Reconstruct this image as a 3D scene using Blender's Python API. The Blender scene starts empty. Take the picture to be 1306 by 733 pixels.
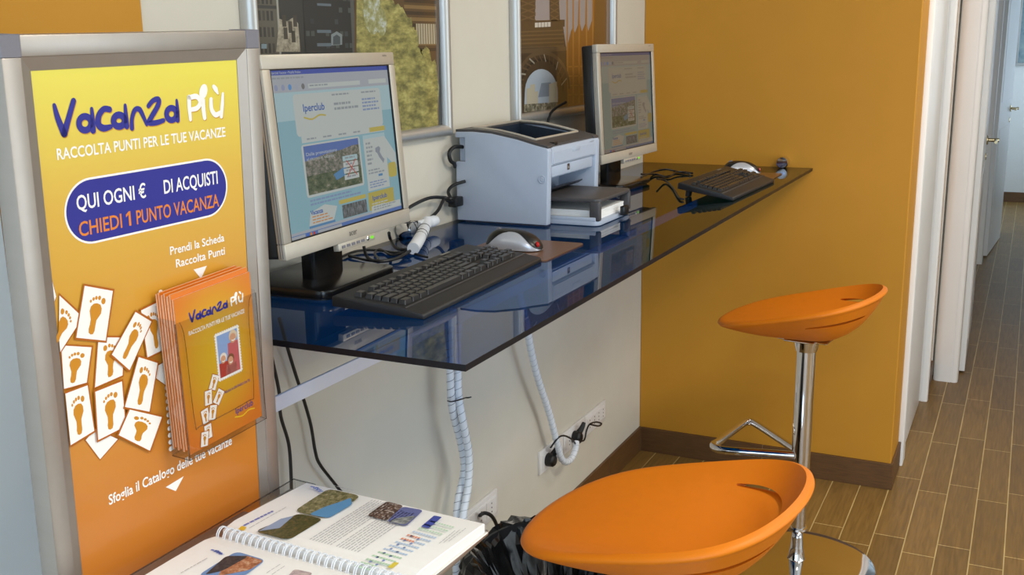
import bpy, bmesh, math, random
from mathutils import Vector, Matrix
random.seed(7)
SC = bpy.context.scene
COL = SC.collection
PI = math.pi

# ------------------------------------------------------------------ camera
FPX, YAW, PITCH, ROLL = 1339.428, 0.457845, 0.224433, -0.015063
CAM = Vector((1.321327, -3.828972, 1.6))
def cam_axes():
    cy, sy, cp, sp = math.cos(YAW), math.sin(YAW), math.cos(PITCH), math.sin(PITCH)
    f = Vector((-sy*cp, cy*cp, -sp)); r = Vector((cy, sy, 0)); u = r.cross(f)
    cr, sr = math.cos(ROLL), math.sin(ROLL)
    return cr*r + sr*u, -sr*r + cr*u, f
CR, CU, CF = cam_axes()
cd = bpy.data.cameras.new('camera'); co = bpy.data.objects.new('camera', cd); COL.objects.link(co)
m3 = Matrix((CR, CU, -CF)).transposed()
co.matrix_world = Matrix.Translation(CAM) @ m3.to_4x4()
cd.sensor_fit = 'HORIZONTAL'; cd.sensor_width = 36; cd.lens = 36*FPX/1306; cd.clip_start = .02
SC.camera = co

# ------------------------------------------------------------------ light
w = bpy.data.worlds.new('world'); SC.world = w; w.use_nodes = True
w.node_tree.nodes['Background'].inputs[0].default_value = (.75, .85, 1, 1)
w.node_tree.nodes['Background'].inputs[1].default_value = .25
def area(name, loc, rot, sx, sy, power, color, spread=PI):
    l = bpy.data.lights.new(name, 'AREA'); l.shape = 'RECTANGLE'; l.size = sx; l.size_y = sy
    l.energy = power; l.color = color; l.spread = spread
    o = bpy.data.objects.new(name, l); COL.objects.link(o); o.location = loc; o.rotation_euler = rot
    return o
# shop window behind the camera (daylight), ceiling lamps and an added corridor fill, window at the end of the corridor
area('daylight_shop_window', (2.2, -6.85, 1.45), (math.radians(90), 0, 0), 3.6, 2.3, 130, (.58, .79, 1.0))
area('daylight_side_window', (4.32, -1.3, 1.5), (0, math.radians(90), 0), 1.9, 2.2, 46, (.74, .88, 1.0))
area('ceiling_area_light', (2.3, -2.4, 2.76), (0, 0, 0), .6, .6, 46, (1, .92, .80))
area('ceiling_area_light', (1.9, -.6, 2.76), (0, 0, 0), .6, .6, 13, (1, .90, .74))
area('ceiling_area_light', (1.75, .35, 2.76), (0, 0, 0), .5, .5, 13, (1, .93, .84))  # unseen fill added at the corridor mouth to brighten the white casings
area('ceiling_area_light', (1.6, -4.9, 2.76), (0, 0, 0), .6, .6, 34, (1, .92, .80))
area('daylight_corridor_window', (2.25, 7.0, 1.5), (0, math.radians(90), 0), 1.5, 1.2, 26, (.62, .8, 1.0))
SC.view_settings.view_transform = 'Standard'; SC.view_settings.look = 'None'
SC.view_settings.exposure = -0.2; SC.view_settings.gamma = 1; SC.view_settings.use_curve_mapping = False

# ------------------------------------------------------------------ materials
def lin(c):
    f = lambda v: v/12.92 if v <= .04045 else ((v+.055)/1.055)**2.4
    return tuple(f(x/255) for x in c) + (1,)
MATS = {}
def mat(name, rgb=(200, 200, 200), rough=.5, metal=0., spec=.5, coat=0., noise=0., scale=60, bump=0., emit=0., stretch=None):
    if name in MATS: return MATS[name]
    m = bpy.data.materials.new(name); m.use_nodes = True; nt = m.node_tree; b = nt.nodes['Principled BSDF']
    b.inputs['Base Color'].default_value = lin(rgb); b.inputs['Roughness'].default_value = rough
    b.inputs['Metallic'].default_value = metal; b.inputs['Specular IOR Level'].default_value = spec
    b.inputs['Coat Weight'].default_value = coat; b.inputs['Coat Roughness'].default_value = .06
    if noise or bump:
        tc = nt.nodes.new('ShaderNodeTexCoord'); n = nt.nodes.new('ShaderNodeTexNoise'); n.inputs['Scale'].default_value = scale
        n.inputs['Detail'].default_value = 4
        src = tc.outputs['Object']
        if stretch:
            mp = nt.nodes.new('ShaderNodeMapping'); mp.inputs['Scale'].default_value = stretch
            nt.links.new(src, mp.inputs[0]); src = mp.outputs[0]
        nt.links.new(src, n.inputs['Vector'])
        if noise:
            mx = nt.nodes.new('ShaderNodeMix'); mx.data_type = 'RGBA'
            mx.inputs[6].default_value = lin([max(0, v*(1-noise)) for v in rgb]); mx.inputs[7].default_value = lin([min(255, v*(1+noise)) for v in rgb])
            nt.links.new(n.outputs['Fac'], mx.inputs[0]); nt.links.new(mx.outputs[2], b.inputs['Base Color'])
        if bump:
            bp = nt.nodes.new('ShaderNodeBump'); bp.inputs['Strength'].default_value = bump; bp.inputs['Distance'].default_value = .002
            nt.links.new(n.outputs['Fac'], bp.inputs['Height']); nt.links.new(bp.outputs[0], b.inputs['Normal'])
    if emit:
        b.inputs['Emission Color'].default_value = lin(rgb); b.inputs['Emission Strength'].default_value = emit
        b.inputs['Base Color'].default_value = (.01, .01, .01, 1)
    MATS[name] = m
    return m
def paper(rgb, rough=.45, coat=0.): return mat('print_%d_%d_%d_%d' % (*[int(v) for v in rgb], int(coat*10)), rgb, rough, coat=coat, spec=.3)
def scr(rgb, k=.55): return mat('screen_%d_%d_%d_%d' % (*[int(v) for v in rgb], int(k*100)), rgb, .25, emit=k)
def patch_mat(name, cols, scale, rough=.4, emit=0., coat=0., detail=6, stretch=(1, 1, 1), kind='noise'):
    """printed photograph patch: blotches of several inks"""
    if name in MATS: return MATS[name]
    m = bpy.data.materials.new(name); m.use_nodes = True; nt = m.node_tree; b = nt.nodes['Principled BSDF']
    tc = nt.nodes.new('ShaderNodeTexCoord'); mp = nt.nodes.new('ShaderNodeMapping'); mp.inputs['Scale'].default_value = stretch
    n = nt.nodes.new('ShaderNodeTexNoise'); n.inputs['Scale'].default_value = scale; n.inputs['Detail'].default_value = detail; n.inputs['Roughness'].default_value = .7
    r = nt.nodes.new('ShaderNodeValToRGB'); cr = r.color_ramp
    cr.elements[0].position = .3; cr.elements[0].color = lin(cols[0]); cr.elements[1].position = .7; cr.elements[1].color = lin(cols[-1])
    for i, c in enumerate(cols[1:-1]):
        e = cr.elements.new(.3 + .4*(i+1)/(len(cols)-1)); e.color = lin(c)
    nt.links.new(tc.outputs['Object'], mp.inputs[0]); nt.links.new(mp.outputs[0], n.inputs['Vector']); nt.links.new(n.outputs['Fac'], r.inputs[0])
    b.inputs['Roughness'].default_value = rough; b.inputs['Coat Weight'].default_value = coat; b.inputs['Coat Roughness'].default_value = .05
    if emit:
        nt.links.new(r.outputs[0], b.inputs['Emission Color']); b.inputs['Emission Strength'].default_value = emit; b.inputs['Base Color'].default_value = (.01, .01, .01, 1)
    else: nt.links.new(r.outputs[0], b.inputs['Base Color'])
    MATS[name] = m
    return m
def grad_mat(name, stops, axis, lo, hi, rough=.35, coat=.3):
    """ink gradient of a printed sheet along one object axis"""
    m = bpy.data.materials.new(name); m.use_nodes = True; nt = m.node_tree; b = nt.nodes['Principled BSDF']
    tc = nt.nodes.new('ShaderNodeTexCoord'); sp = nt.nodes.new('ShaderNodeSeparateXYZ'); mr = nt.nodes.new('ShaderNodeMapRange')
    mr.inputs[1].default_value = lo; mr.inputs[2].default_value = hi
    r = nt.nodes.new('ShaderNodeValToRGB'); cr = r.color_ramp
    cr.elements[0].position = stops[0][0]; cr.elements[0].color = lin(stops[0][1]); cr.elements[1].position = stops[-1][0]; cr.elements[1].color = lin(stops[-1][1])
    for p, c in stops[1:-1]:
        e = cr.elements.new(p); e.color = lin(c)
    nt.links.new(tc.outputs['Object'], sp.inputs[0]); nt.links.new(sp.outputs[axis], mr.inputs[0]); nt.links.new(mr.outputs[0], r.inputs[0])
    nt.links.new(r.outputs[0], b.inputs['Base Color']); b.inputs['Roughness'].default_value = rough; b.inputs['Coat Weight'].default_value = coat
    b.inputs['Coat Roughness'].default_value = .08
    return m

M_CREAM = mat('cream_wall_paint', (212, 205, 190), .75, spec=.25, noise=.02, scale=8, bump=.08)
M_ORANGE = mat('orange_wall_paint', (196, 137, 38), .6, spec=.35, noise=.02, scale=9, bump=.08)
M_WHITEW = mat('white_wall_paint', (226, 226, 222), .75, spec=.25, noise=.01, scale=8)
M_LACQ = mat('white_lacquer', (248, 246, 243), .35, noise=.01, scale=5)
M_GAP = mat('dark_door_gap', (18, 24, 22), .6)  # near-black fill, the shade of the door gap put into its colour
M_ALU = mat('brushed_aluminium', (168, 160, 152), .4, .7, noise=.03, scale=40, stretch=(1, 1, .05))
M_ALUB = mat('silver_frame', (186, 184, 180), .38, .65, noise=.03, scale=40, stretch=(1, 1, .05))
M_GREYPL = mat('grey_plastic_corner', (118, 116, 124), .5, noise=.03, scale=200)
M_CHROME = mat('chrome', (226, 226, 228), .06, 1.0, noise=.01, scale=20)
M_SEAT = mat('orange_soft_plastic', (222, 122, 14), .5, spec=.35, noise=.02, scale=40, bump=.05)
M_BLACK = mat('black_plastic', (20, 20, 22), .35, noise=.05, scale=90)
M_KEY = mat('black_key_plastic', (38, 37, 38), .3, noise=.06, scale=120)
M_KBODY = mat('black_keyboard_case', (30, 29, 30), .5, noise=.06, scale=120)
M_BASE = mat('black_glossy_base', (20, 19, 19), .22, noise=.05, scale=60)
M_CABLE = mat('black_cable_rubber', (14, 14, 15), .45, noise=.05, scale=60)
M_SILVER = mat('silver_plastic', (196, 188, 174), .35, .35, noise=.02, scale=60)
M_PRN = mat('pale_grey_printer_plastic', (176, 186, 204), .5, noise=.01, scale=60)
M_PRND = mat('dark_grey_printer_plastic', (70, 67, 68), .45, noise=.04, scale=60)
M_PIT = mat('black_printer_tray', (30, 40, 54), .4, noise=.05, scale=60)
M_PAPER = mat('white_paper', (244, 243, 241), .6, noise=.01, scale=80)
M_SLEEVE = mat('white_spiral_wrap', (226, 230, 236), .45, noise=.02, scale=60)
M_SOCKET = mat('white_socket_plastic', (232, 228, 224), .4, noise=.01, scale=60)
M_BAG = mat('black_bin_liner', (8, 8, 9), .24, spec=.35, noise=.1, scale=30, bump=.5)
M_BRASS = mat('satin_brass', (206, 190, 150), .25, 1.0, noise=.02, scale=50)
M_BAR = mat('pale_lacquered_steel', (222, 224, 232), .4, .1, noise=.01, scale=50)

def glassy(name, tint, ior=1.5, glossy=True, rough=.0, shadow=None):
    m = bpy.data.materials.new(name); m.use_nodes = True; nt = m.node_tree; nt.nodes.remove(nt.nodes['Principled BSDF'])
    out = nt.nodes['Material Output']; t = nt.nodes.new('ShaderNodeBsdfTransparent'); t.inputs[0].default_value = (*tint, 1)
    if not glossy: nt.links.new(t.outputs[0], out.inputs[0]); return m
    g = nt.nodes.new('ShaderNodeBsdfGlossy'); g.inputs['Roughness'].default_value = rough
    fr = nt.nodes.new('ShaderNodeFresnel'); fr.inputs[0].default_value = ior; mx = nt.nodes.new('ShaderNodeMixShader')
    ge = nt.nodes.new('ShaderNodeNewGeometry'); sb = nt.nodes.new('ShaderNodeMath'); sb.operation = 'SUBTRACT'; sb.inputs[0].default_value = 1; ml = nt.nodes.new('ShaderNodeMath'); ml.operation = 'MULTIPLY'
    nt.links.new(ge.outputs['Backfacing'], sb.inputs[1]); nt.links.new(sb.outputs[0], ml.inputs[0]); nt.links.new(fr.outputs[0], ml.inputs[1])
    nt.links.new(ml.outputs[0], mx.inputs[0]); nt.links.new(t.outputs[0], mx.inputs[1]); nt.links.new(g.outputs[0], mx.inputs[2]); nt.links.new(mx.outputs[0], out.inputs[0])
    MATS[name] = m
    return m
M_GTOP = glassy('blue_glass', (.10, .29, .55), 1.6)
M_GBOT = glassy('blue_glass_underside', (.10, .29, .55), glossy=False)
M_GEDGE = mat('dark_glass_edge', (14, 14, 20), .35, spec=.25)
M_ACR = glassy('clear_acrylic', (.93, .93, .93), 1.49)

# wood-look floor tiles, long side along y
def radial_mat(name, stops, cx, cy, rx, ry):
    m = bpy.data.materials.new(name); m.use_nodes = True; nt = m.node_tree; b = nt.nodes['Principled BSDF']
    tc = nt.nodes.new('ShaderNodeTexCoord'); mp = nt.nodes.new('ShaderNodeMapping'); mp.inputs['Location'].default_value = (-cx/rx, -cy/ry, 0); mp.inputs['Scale'].default_value = (1/rx, 1/ry, 0)
    ln = nt.nodes.new('ShaderNodeVectorMath'); ln.operation = 'LENGTH'; r = nt.nodes.new('ShaderNodeValToRGB'); cr = r.color_ramp
    cr.elements[0].position = stops[0][0]; cr.elements[0].color = lin(stops[0][1]); cr.elements[1].position = stops[-1][0]; cr.elements[1].color = lin(stops[-1][1])
    for q, c in stops[1:-1]:
        e = cr.elements.new(q); e.color = lin(c)
    nt.links.new(tc.outputs['Object'], mp.inputs[0]); nt.links.new(mp.outputs[0], ln.inputs[0]); nt.links.new(ln.outputs['Value'], r.inputs[0]); nt.links.new(r.outputs[0], b.inputs['Base Color'])
    b.inputs['Roughness'].default_value = .4; b.inputs['Coat Weight'].default_value = .2
    return m
def floor_mat(name, dark, light, grout, board=False):
    m = bpy.data.materials.new(name); m.use_nodes = True; nt = m.node_tree; L = nt.links.new; b = nt.nodes['Principled BSDF']
    tc = nt.nodes.new('ShaderNodeTexCoord'); sp = nt.nodes.new('ShaderNodeSeparateXYZ'); L(tc.outputs['Object'], sp.inputs[0])
    cx = nt.nodes.new('ShaderNodeCombineXYZ')
    def add(o, v):
        a = nt.nodes.new('ShaderNodeMath'); a.operation = 'ADD'; a.inputs[1].default_value = v; L(o, a.inputs[0]); return a.outputs[0]
    L(add(sp.outputs[1], 20*.53 + .3953), cx.inputs[0]); L(add(sp.outputs[0], 20*.0989 - .0746), cx.inputs[1])
    br = nt.nodes.new('ShaderNodeTexBrick'); br.offset = .19; br.offset_frequency = 2; br.squash = 1
    br.inputs['Scale'].default_value = 1; br.inputs['Brick Width'].default_value = .53; br.inputs['Row Height'].default_value = .0989
    br.inputs['Mortar Size'].default_value = .0021; br.inputs['Mortar Smooth'].default_value = .2; br.inputs['Bias'].default_value = 0
    br.inputs['Color1'].default_value = lin(dark); br.inputs['Color2'].default_value = lin(light); br.inputs['Mortar'].default_value = lin(grout)
    L(cx.outputs[0], br.inputs['Vector'])
    mp = nt.nodes.new('ShaderNodeMapping'); mp.inputs['Scale'].default_value = (60, 4, 60); L(tc.outputs['Object'], mp.inputs[0])
    n = nt.nodes.new('ShaderNodeTexNoise'); n.inputs['Scale'].default_value = 1.6; n.inputs['Detail'].default_value = 6; n.inputs['Distortion'].default_value = .6; L(mp.outputs[0], n.inputs['Vector'])
    mr = nt.nodes.new('ShaderNodeMapRange'); mr.inputs[1].default_value = .3; mr.inputs[2].default_value = .7; mr.inputs[3].default_value = .78; mr.inputs[4].default_value = 1.18; L(n.outputs['Fac'], mr.inputs[0])
    mx = nt.nodes.new('ShaderNodeMix'); mx.data_type = 'RGBA'; mx.blend_type = 'MULTIPLY'; mx.inputs[0].default_value = 1
    L(br.outputs['Color'], mx.inputs[6]); L(mr.outputs[0], mx.inputs[7]); L(mx.outputs[2], b.inputs['Base Color'])
    b.inputs['Roughness'].default_value = .42; b.inputs['Specular IOR Level'].default_value = .35
    bp = nt.nodes.new('ShaderNodeBump'); bp.inputs['Strength'].default_value = .3; bp.inputs['Distance'].default_value = .002; bp.invert = True
    L(br.outputs['Fac'], bp.inputs['Height']); L(bp.outputs[0], b.inputs['Normal'])
    return m
M_FLOOR = floor_mat('wood_look_floor_tile', (122, 92, 46), (140, 107, 56), (196, 170, 114))
M_SKIRT = mat('wood_look_skirting_tile', (96, 66, 36), .45, noise=.22, scale=14, stretch=(1.2, 1.2, 12))

# ------------------------------------------------------------------ mesh helpers
class MB:
    """collects shapes and links them as one mesh object"""
    def __init__(s): s.bm = bmesh.new(); s.mats = []
    def mi(s, m):
        if m not in s.mats: s.mats.append(m)
        return s.mats.index(m)
    def merge(s, b2, m, M=None):
        i = s.mi(m)
        if M is not None: b2.transform(M)
        vm = {v: s.bm.verts.new(v.co) for v in b2.verts}
        for f in b2.faces:
            try: nf = s.bm.faces.new([vm[v] for v in f.verts]); nf.material_index = i
            except ValueError: pass
        b2.free(); return s
    def box(s, x0, x1, y0, y1, z0, z1, m, bev=0., seg=2, M=None):
        b = bmesh.new(); bmesh.ops.create_cube(b, size=1)
        for v in b.verts: v.co = Vector(((x0+x1)/2 + v.co.x*(x1-x0), (y0+y1)/2 + v.co.y*(y1-y0), (z0+z1)/2 + v.co.z*(z1-z0)))
        if bev: bmesh.ops.bevel(b, geom=b.edges[:], offset=bev, segments=seg, profile=.5, affect='EDGES')
        return s.merge(b, m, M)
    def prism(s, poly, d0, d1, m, M=None, bev=0., seg=2):
        """poly in local (a, b), extruded along c from d0 to d1; M maps (a, b, c)"""
        b = bmesh.new(); n = len(poly)
        A = [b.verts.new((p[0], p[1], d0)) for p in poly]; B = [b.verts.new((p[0], p[1], d1)) for p in poly]
        b.faces.new(A[::-1]); b.faces.new(B)
        for i in range(n): b.faces.new((A[i], A[(i+1) % n], B[(i+1) % n], B[i]))
        bmesh.ops.recalc_face_normals(b, faces=b.faces[:])
        if bev: bmesh.ops.bevel(b, geom=b.edges[:], offset=bev, segments=seg, profile=.5, affect='EDGES')
        return s.merge(b, m, M)
    def lathe(s, prof, m, n=32, M=None):
        b = bmesh.new(); R = []
        for r, z in prof:
            R.append([b.verts.new((r*math.cos(2*PI*k/n), r*math.sin(2*PI*k/n), z)) for k in range(n)] if r > 1e-6 else [b.verts.new((0, 0, z))])
        for a, c in zip(R, R[1:]):
            for k in range(n):
                q = [a[k % len(a)], a[(k+1) % len(a)], c[(k+1) % len(c)], c[k % len(c)]]
                u = []
                for v in q:
                    if v not in u: u.append(v)
                if len(u) > 2:
                    try: b.faces.new(u)
                    except ValueError: pass
        bmesh.ops.recalc_face_normals(b, faces=b.faces[:])
        return s.merge(b, m, M)
    def tube(s, pts, r, m, n=10, smooth=True, closed=False, step=6, M=None):
        P = [Vector(p) for p in pts]
        if smooth:
            Q = []; N = len(P)
            rng = range(N if closed else N-1)
            for i in rng:
                p0 = P[(i-1) % N] if closed or i > 0 else P[i]; p1 = P[i]; p2 = P[(i+1) % N]; p3 = P[(i+2) % N] if closed or i+2 < N else p2
                for k in range(step):
                    t = k/step
                    Q.append(.5*((2*p1) + (p2-p0)*t + (2*p0-5*p1+4*p2-p3)*t*t + (3*p1-p0-3*p2+p3)*t**3))
            if not closed: Q.append(P[-1])
            P = Q
        b = bmesh.new(); N = len(P); R = []; up = None
        for i in range(N):
            d = (P[(i+1) % N]-P[i-1]) if closed else (P[min(i+1, N-1)]-P[max(i-1, 0)])
            d.normalize()
            if up is None: up = d.orthogonal().normalized()
            up = (up - d*up.dot(d)); up = up.normalized() if up.length > 1e-6 else d.orthogonal().normalized()
            w_ = d.cross(up); rr = r(i/(N-1)) if callable(r) else r
            R.append([b.verts.new(P[i] + (up*math.cos(2*PI*k/n) + w_*math.sin(2*PI*k/n))*rr) for k in range(n)])
        for i in range(N if closed else N-1):
            a, c = R[i], R[(i+1) % N]
            for k in range(n): b.faces.new((a[k], a[(k+1) % n], c[(k+1) % n], c[k]))
        if not closed: b.faces.new(R[0][::-1]); b.faces.new(R[-1])
        bmesh.ops.recalc_face_normals(b, faces=b.faces[:])
        return s.merge(b, m, M)
    def build(s, name, parent=None, loc=None, sharp=35, smooth=True):
        bm = s.bm; bm.normal_update()
        for f in bm.faces: f.smooth = smooth
        for e in bm.edges:
            if len(e.link_faces) == 2 and e.calc_face_angle(0) > math.radians(sharp): e.smooth = False
        me = bpy.data.meshes.new(name); bm.to_mesh(me); bm.free()
        for m in s.mats: me.materials.append(m)
        o = bpy.data.objects.new(name, me); COL.objects.link(o)
        if parent: o.parent = parent
        if loc: o.location = loc
        return o
def tag(o, label, cat, group=None, kind=None):
    o['label'] = label; o['category'] = cat
    if group: o['group'] = group
    if kind: o['kind'] = kind
    return o
def thing(name, label, cat, loc=(0, 0, 0), rot=(0, 0, 0), group=None):
    o = bpy.data.objects.new(name, None); COL.objects.link(o); o.location = loc; o.rotation_euler = rot; o.empty_display_size = .05
    return tag(o, label, cat, group)
def structure(name, mb, label=None, cat=None):
    o = mb.build(name); o['kind'] = 'structure'
    if label: o['label'] = label
    if cat: o['category'] = cat
    return o
def basis(o, e, u, n): return Matrix.Translation(o) @ Matrix((e, u, n)).transposed().to_4x4()

_tc = {}
def text_tris(t, weight=0.):
    k = (t, weight)
    if k not in _tc:
        cu = bpy.data.curves.new('t', 'FONT'); cu.body = t; cu.size = 1; cu.offset = weight; cu.resolution_u = 3
        ob = bpy.data.objects.new('t', cu); COL.objects.link(ob); bpy.context.view_layer.update()
        me = bpy.data.meshes.new_from_object(ob.evaluated_get(bpy.context.evaluated_depsgraph_get()))
        vs = [(v.co.x, v.co.y) for v in me.vertices]; fs = [tuple(p.vertices) for p in me.polygons]
        bpy.data.objects.remove(ob); bpy.data.curves.remove(cu); bpy.data.meshes.remove(me)
        _tc[k] = (vs, fs, min(v[0] for v in vs), max(v[0] for v in vs), min(v[1] for v in vs), max(v[1] for v in vs))
    return _tc[k]
class Art(MB):
    """flat print: 2D shapes laid in layers on a local (x, y) sheet, z up from it"""
    def __init__(s, dz=.00012): super().__init__(); s.dz = dz
    def poly(s, pts, m, layer=0):
        i = s.mi(m); z = layer*s.dz
        f = s.bm.faces.new([s.bm.verts.new((p[0], p[1], z)) for p in pts]); f.material_index = i
        f.normal_update()
        if f.normal.z < 0: f.normal_flip()
    def rect(s, x0, y0, x1, y1, m, layer=0): s.poly([(x0, y0), (x1, y0), (x1, y1), (x0, y1)], m, layer)
    def ell(s, cx, cy, rx, ry, m, layer=0, rot=0., n=24):
        c, q = math.cos(rot), math.sin(rot)
        s.poly([(cx + rx*math.cos(t)*c - ry*math.sin(t)*q, cy + rx*math.cos(t)*q + ry*math.sin(t)*c) for t in [2*PI*k/n for k in range(n)]], m, layer)
    def rrect(s, x0, y0, x1, y1, r, m, layer=0, n=6):
        P = []
        for cx, cy, a in ((x1-r, y1-r, 0), (x0+r, y1-r, 1), (x0+r, y0+r, 2), (x1-r, y0+r, 3)):
            for k in range(n+1):
                t = (a + k/n)*PI/2; P.append((cx + r*math.cos(t), cy + r*math.sin(t)))
        s.poly(P, m, layer)
    def stroke(s, pts, w, m, layer=0, closed=False, fn=None, smooth=True, cap=True):
        P = [Vector(p).to_2d() for p in pts]; N = len(P)
        W = list(w) if isinstance(w, (list, tuple)) else [w]*N
        if smooth and N > 2:
            Q, V = [], []
            for i in range(N if closed else N-1):
                p0 = P[(i-1) % N] if closed or i > 0 else P[i]; p1 = P[i]; p2 = P[(i+1) % N]; p3 = P[(i+2) % N] if closed or i+2 < N else p2
                for k in range(5):
                    t = k/5; Q.append(.5*((2*p1) + (p2-p0)*t + (2*p0-5*p1+4*p2-p3)*t*t + (3*p1-p0-3*p2+p3)*t**3)); V.append(W[i]*(1-t)+W[(i+1) % N]*t)
            if not closed: Q.append(P[-1]); V.append(W[-1])
            P, W = Q, V
        N = len(P); f = fn or (lambda p: p); A, B = [], []
        for i in range(N):
            d = (P[(i+1) % N]-P[i-1]) if closed else P[min(i+1, N-1)]-P[max(0, i-1)]
            d.normalize(); n = Vector((-d.y, d.x))*W[i]/2
            A.append(f(P[i]+n)); B.append(f(P[i]-n))
        for i in range(N if closed else N-1):
            j = (i+1) % N; s.poly([A[i], A[j], B[j], B[i]], m, layer)
        if cap and not closed:
            for i in (0, N-1): s.poly([f(P[i] + Vector((math.cos(t), math.sin(t)))*W[i]/2) for t in [2*PI*k/12 for k in range(12)]], m, layer+.3)
    def text(s, t, x, y, h, m, layer=0, width=None, align='L', weight=0., fn=None):
        """cap height h; if width is given the line is set to exactly that width"""
        vs, fs, x0, x1, y0, y1 = text_tris(t, weight)
        k = h/.73; kx = width/(x1-x0) if width else k
        off = {'L': 0, 'C': -.5, 'R': -1}[align]*(x1-x0)
        i = s.mi(m); z = layer*s.dz; f_ = fn or (lambda p: p)
        V = [s.bm.verts.new((*f_((x + (v[0]-x0+off)*kx, y + v[1]*k)), z)) for v in vs]
        for f in fs:
            try: nf = s.bm.faces.new([V[q] for q in f]); nf.material_index = i
            except ValueError: pass
    def build(s, name, parent=None, M=None):
        o = super().build(name, parent, smooth=False)
        if M is not None: o.matrix_local = M
        return o

def hit(u, v, point, normal):
    """world point of the plane (point, normal) that the photograph shows at (u, v)"""
    d = CR*((u-653)/FPX) + CU*(-(v-366.5)/FPX) + CF
    return CAM + d*((Vector(point)-CAM).dot(normal)/d.dot(normal))
def at_z(u, v, z): return hit(u, v, (0, 0, z), Vector((0, 0, 1)))
def at_x(u, v, x): return hit(u, v, (x, 0, 0), Vector((1, 0, 0)))
def at_y(u, v, y): return hit(u, v, (0, y, 0), Vector((0, 1, 0)))

HD = 1.1669          # desk height
XR = .966           # end of the orange wall

# ================================================================== SETTING
structure('floor', MB().box(-.2, 4.6, -7.1, 8.2, -.1, 0, M_FLOOR))
structure('ceiling', MB().box(-.2, 4.6, -7.1, 8.2, 2.8, 2.9, M_WHITEW))
structure('wall_left', MB().box(-.15, 0, -7.1, .15, 0, 2.8, M_CREAM))
structure('wall_back', MB().box(0, XR, 0, .24, 0, 2.8, M_ORANGE, .003, 1))
structure('wall_right', MB().box(4.4, 4.55, -7.1, .15, 0, 2.8, M_WHITEW))
structure('wall_front', MB().box(-.15, .35, -7.1, -6.95, 0, 2.8, M_WHITEW).box(4.05, 4.55, -7.1, -6.95, 0, 2.8, M_WHITEW).box(.35, 4.05, -7.1, -6.95, 0, .25, M_WHITEW).box(.35, 4.05, -7.1, -6.95, 2.65, 2.8, M_WHITEW))
structure('window_1', MB().box(.35, .42, -7.06, -7.0, .25, 2.65, M_ALU).box(3.98, 4.05, -7.06, -7.0, .25, 2.65, M_ALU).box(2.16, 2.24, -7.06, -7.0, .25, 2.65, M_ALU).box(.35, 4.05, -7.06, -7.0, .25, .32, M_ALU).box(.35, 4.05, -7.06, -7.0, 2.58, 2.65, M_ALU))
structure('wall_rear', MB().box(2.35, 4.4, 0, .15, 0, 2.8, M_WHITEW))
structure('wall_corridor_right', MB().box(2.35, 2.5, .15, 8.0, 0, 2.8, M_WHITEW))
structure('wall_far', MB().box(.8, 2.5, 7.9, 8.05, 0, 2.8, M_WHITEW))
structure('wall_corridor_left', MB().box(.7, .955, .24, .3, 0, 2.8, M_LACQ).box(.7, .985, 1.115, 1.42, 0, 2.8, M_ORANGE).box(.7, .985, .3, 1.42, 2.15, 2.8, M_ORANGE).box(.7, .99, 1.42, 7.9, 0, 2.8, M_WHITEW).box(.7, .74, .25, 1.2, 0, 2.2, M_GAP))
# painted orange band on the cream wall behind the sign
structure('trim_1', MB().box(0, .004, -2.812, -2.506, .09, 2.8, M_ORANGE))
structure('trim_7', MB().box(0, .006, -4.4, -2.814, .1, 2.8, mat('pale_blue_white_panel', (222, 234, 240), .6, noise=.01, scale=8)))  # paler, bluer panel added over the cream wall beside the orange band
def skirting(name, x0, x1, y0, y1, axis, cuts, h=.1):
    mb = MB(); g = mat('skirting_grout', (150, 128, 96), .7)
    mb.box(x0 + (.002 if axis == 'y' and x1 < .5 else 0), x1-.0015, y0+.0015, y1, 0, h-.001, g)
    ends = [(x0 if axis == 'x' else y0)] + cuts + [(x1 if axis == 'x' else y1)]
    for a, b in zip(ends, ends[1:]):
        if axis == 'x': mb.box(a+.001, b-.001, y0, y1, 0, h, M_SKIRT, .0012, 1)
        else: mb.box(x0, x1, a+.001, b-.001, 0, h, M_SKIRT, .0012, 1)
    return structure(name, mb)
skirting('baseboard_left', 0, .01, -6.9, -.0, 'y', [-6.4, -5.87, -5.34, -4.81, -4.28, -3.75, -3.22, -2.69, -2.16, -1.63, -1.1, -.37])
skirting('baseboard_back', .01, XR+.01, -.01, 0, 'x', [.5])
structure('baseboard_end', MB().box(XR, XR+.01, 0, .24, 0, .1, M_SKIRT, .0012, 1))
structure('baseboard_corridor', MB().box(.985, .995, 1.12, 1.42, 0, .1, M_SKIRT, .0012, 1))
structure('baseboard_far', MB().box(.99, 2.35, 7.89, 7.9, 0, .1, M_SKIRT, .0012, 1))

def casing(name, x0, x1, y0, y1, z1=2.15, r=.02, grooves=()):
    """door architrave seen end-on, rounded towards the room, with shadow grooves"""
    P = [(x0, y1), (x0, y0+r*.6)]
    for k in range(7):
        t = PI + k/6*PI/2; P.append((x0 + r + r*math.cos(t), y0 + r*.6 + r*.6*math.sin(t)))
    for g in grooves: P += [(g-.002, y0), (g-.0015, y0+.004), (g+.0015, y0+.004), (g+.002, y0)]
    for k in range(7):
        t = -PI/2 + k/6*PI/2; P.append((x1 - r*.5 + r*.5*math.cos(t), y0 + r*.6 + r*.6*math.sin(t)))
    P += [(x1, y1)]
    return structure(name, MB().prism(P, 0, z1, M_LACQ))
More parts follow.
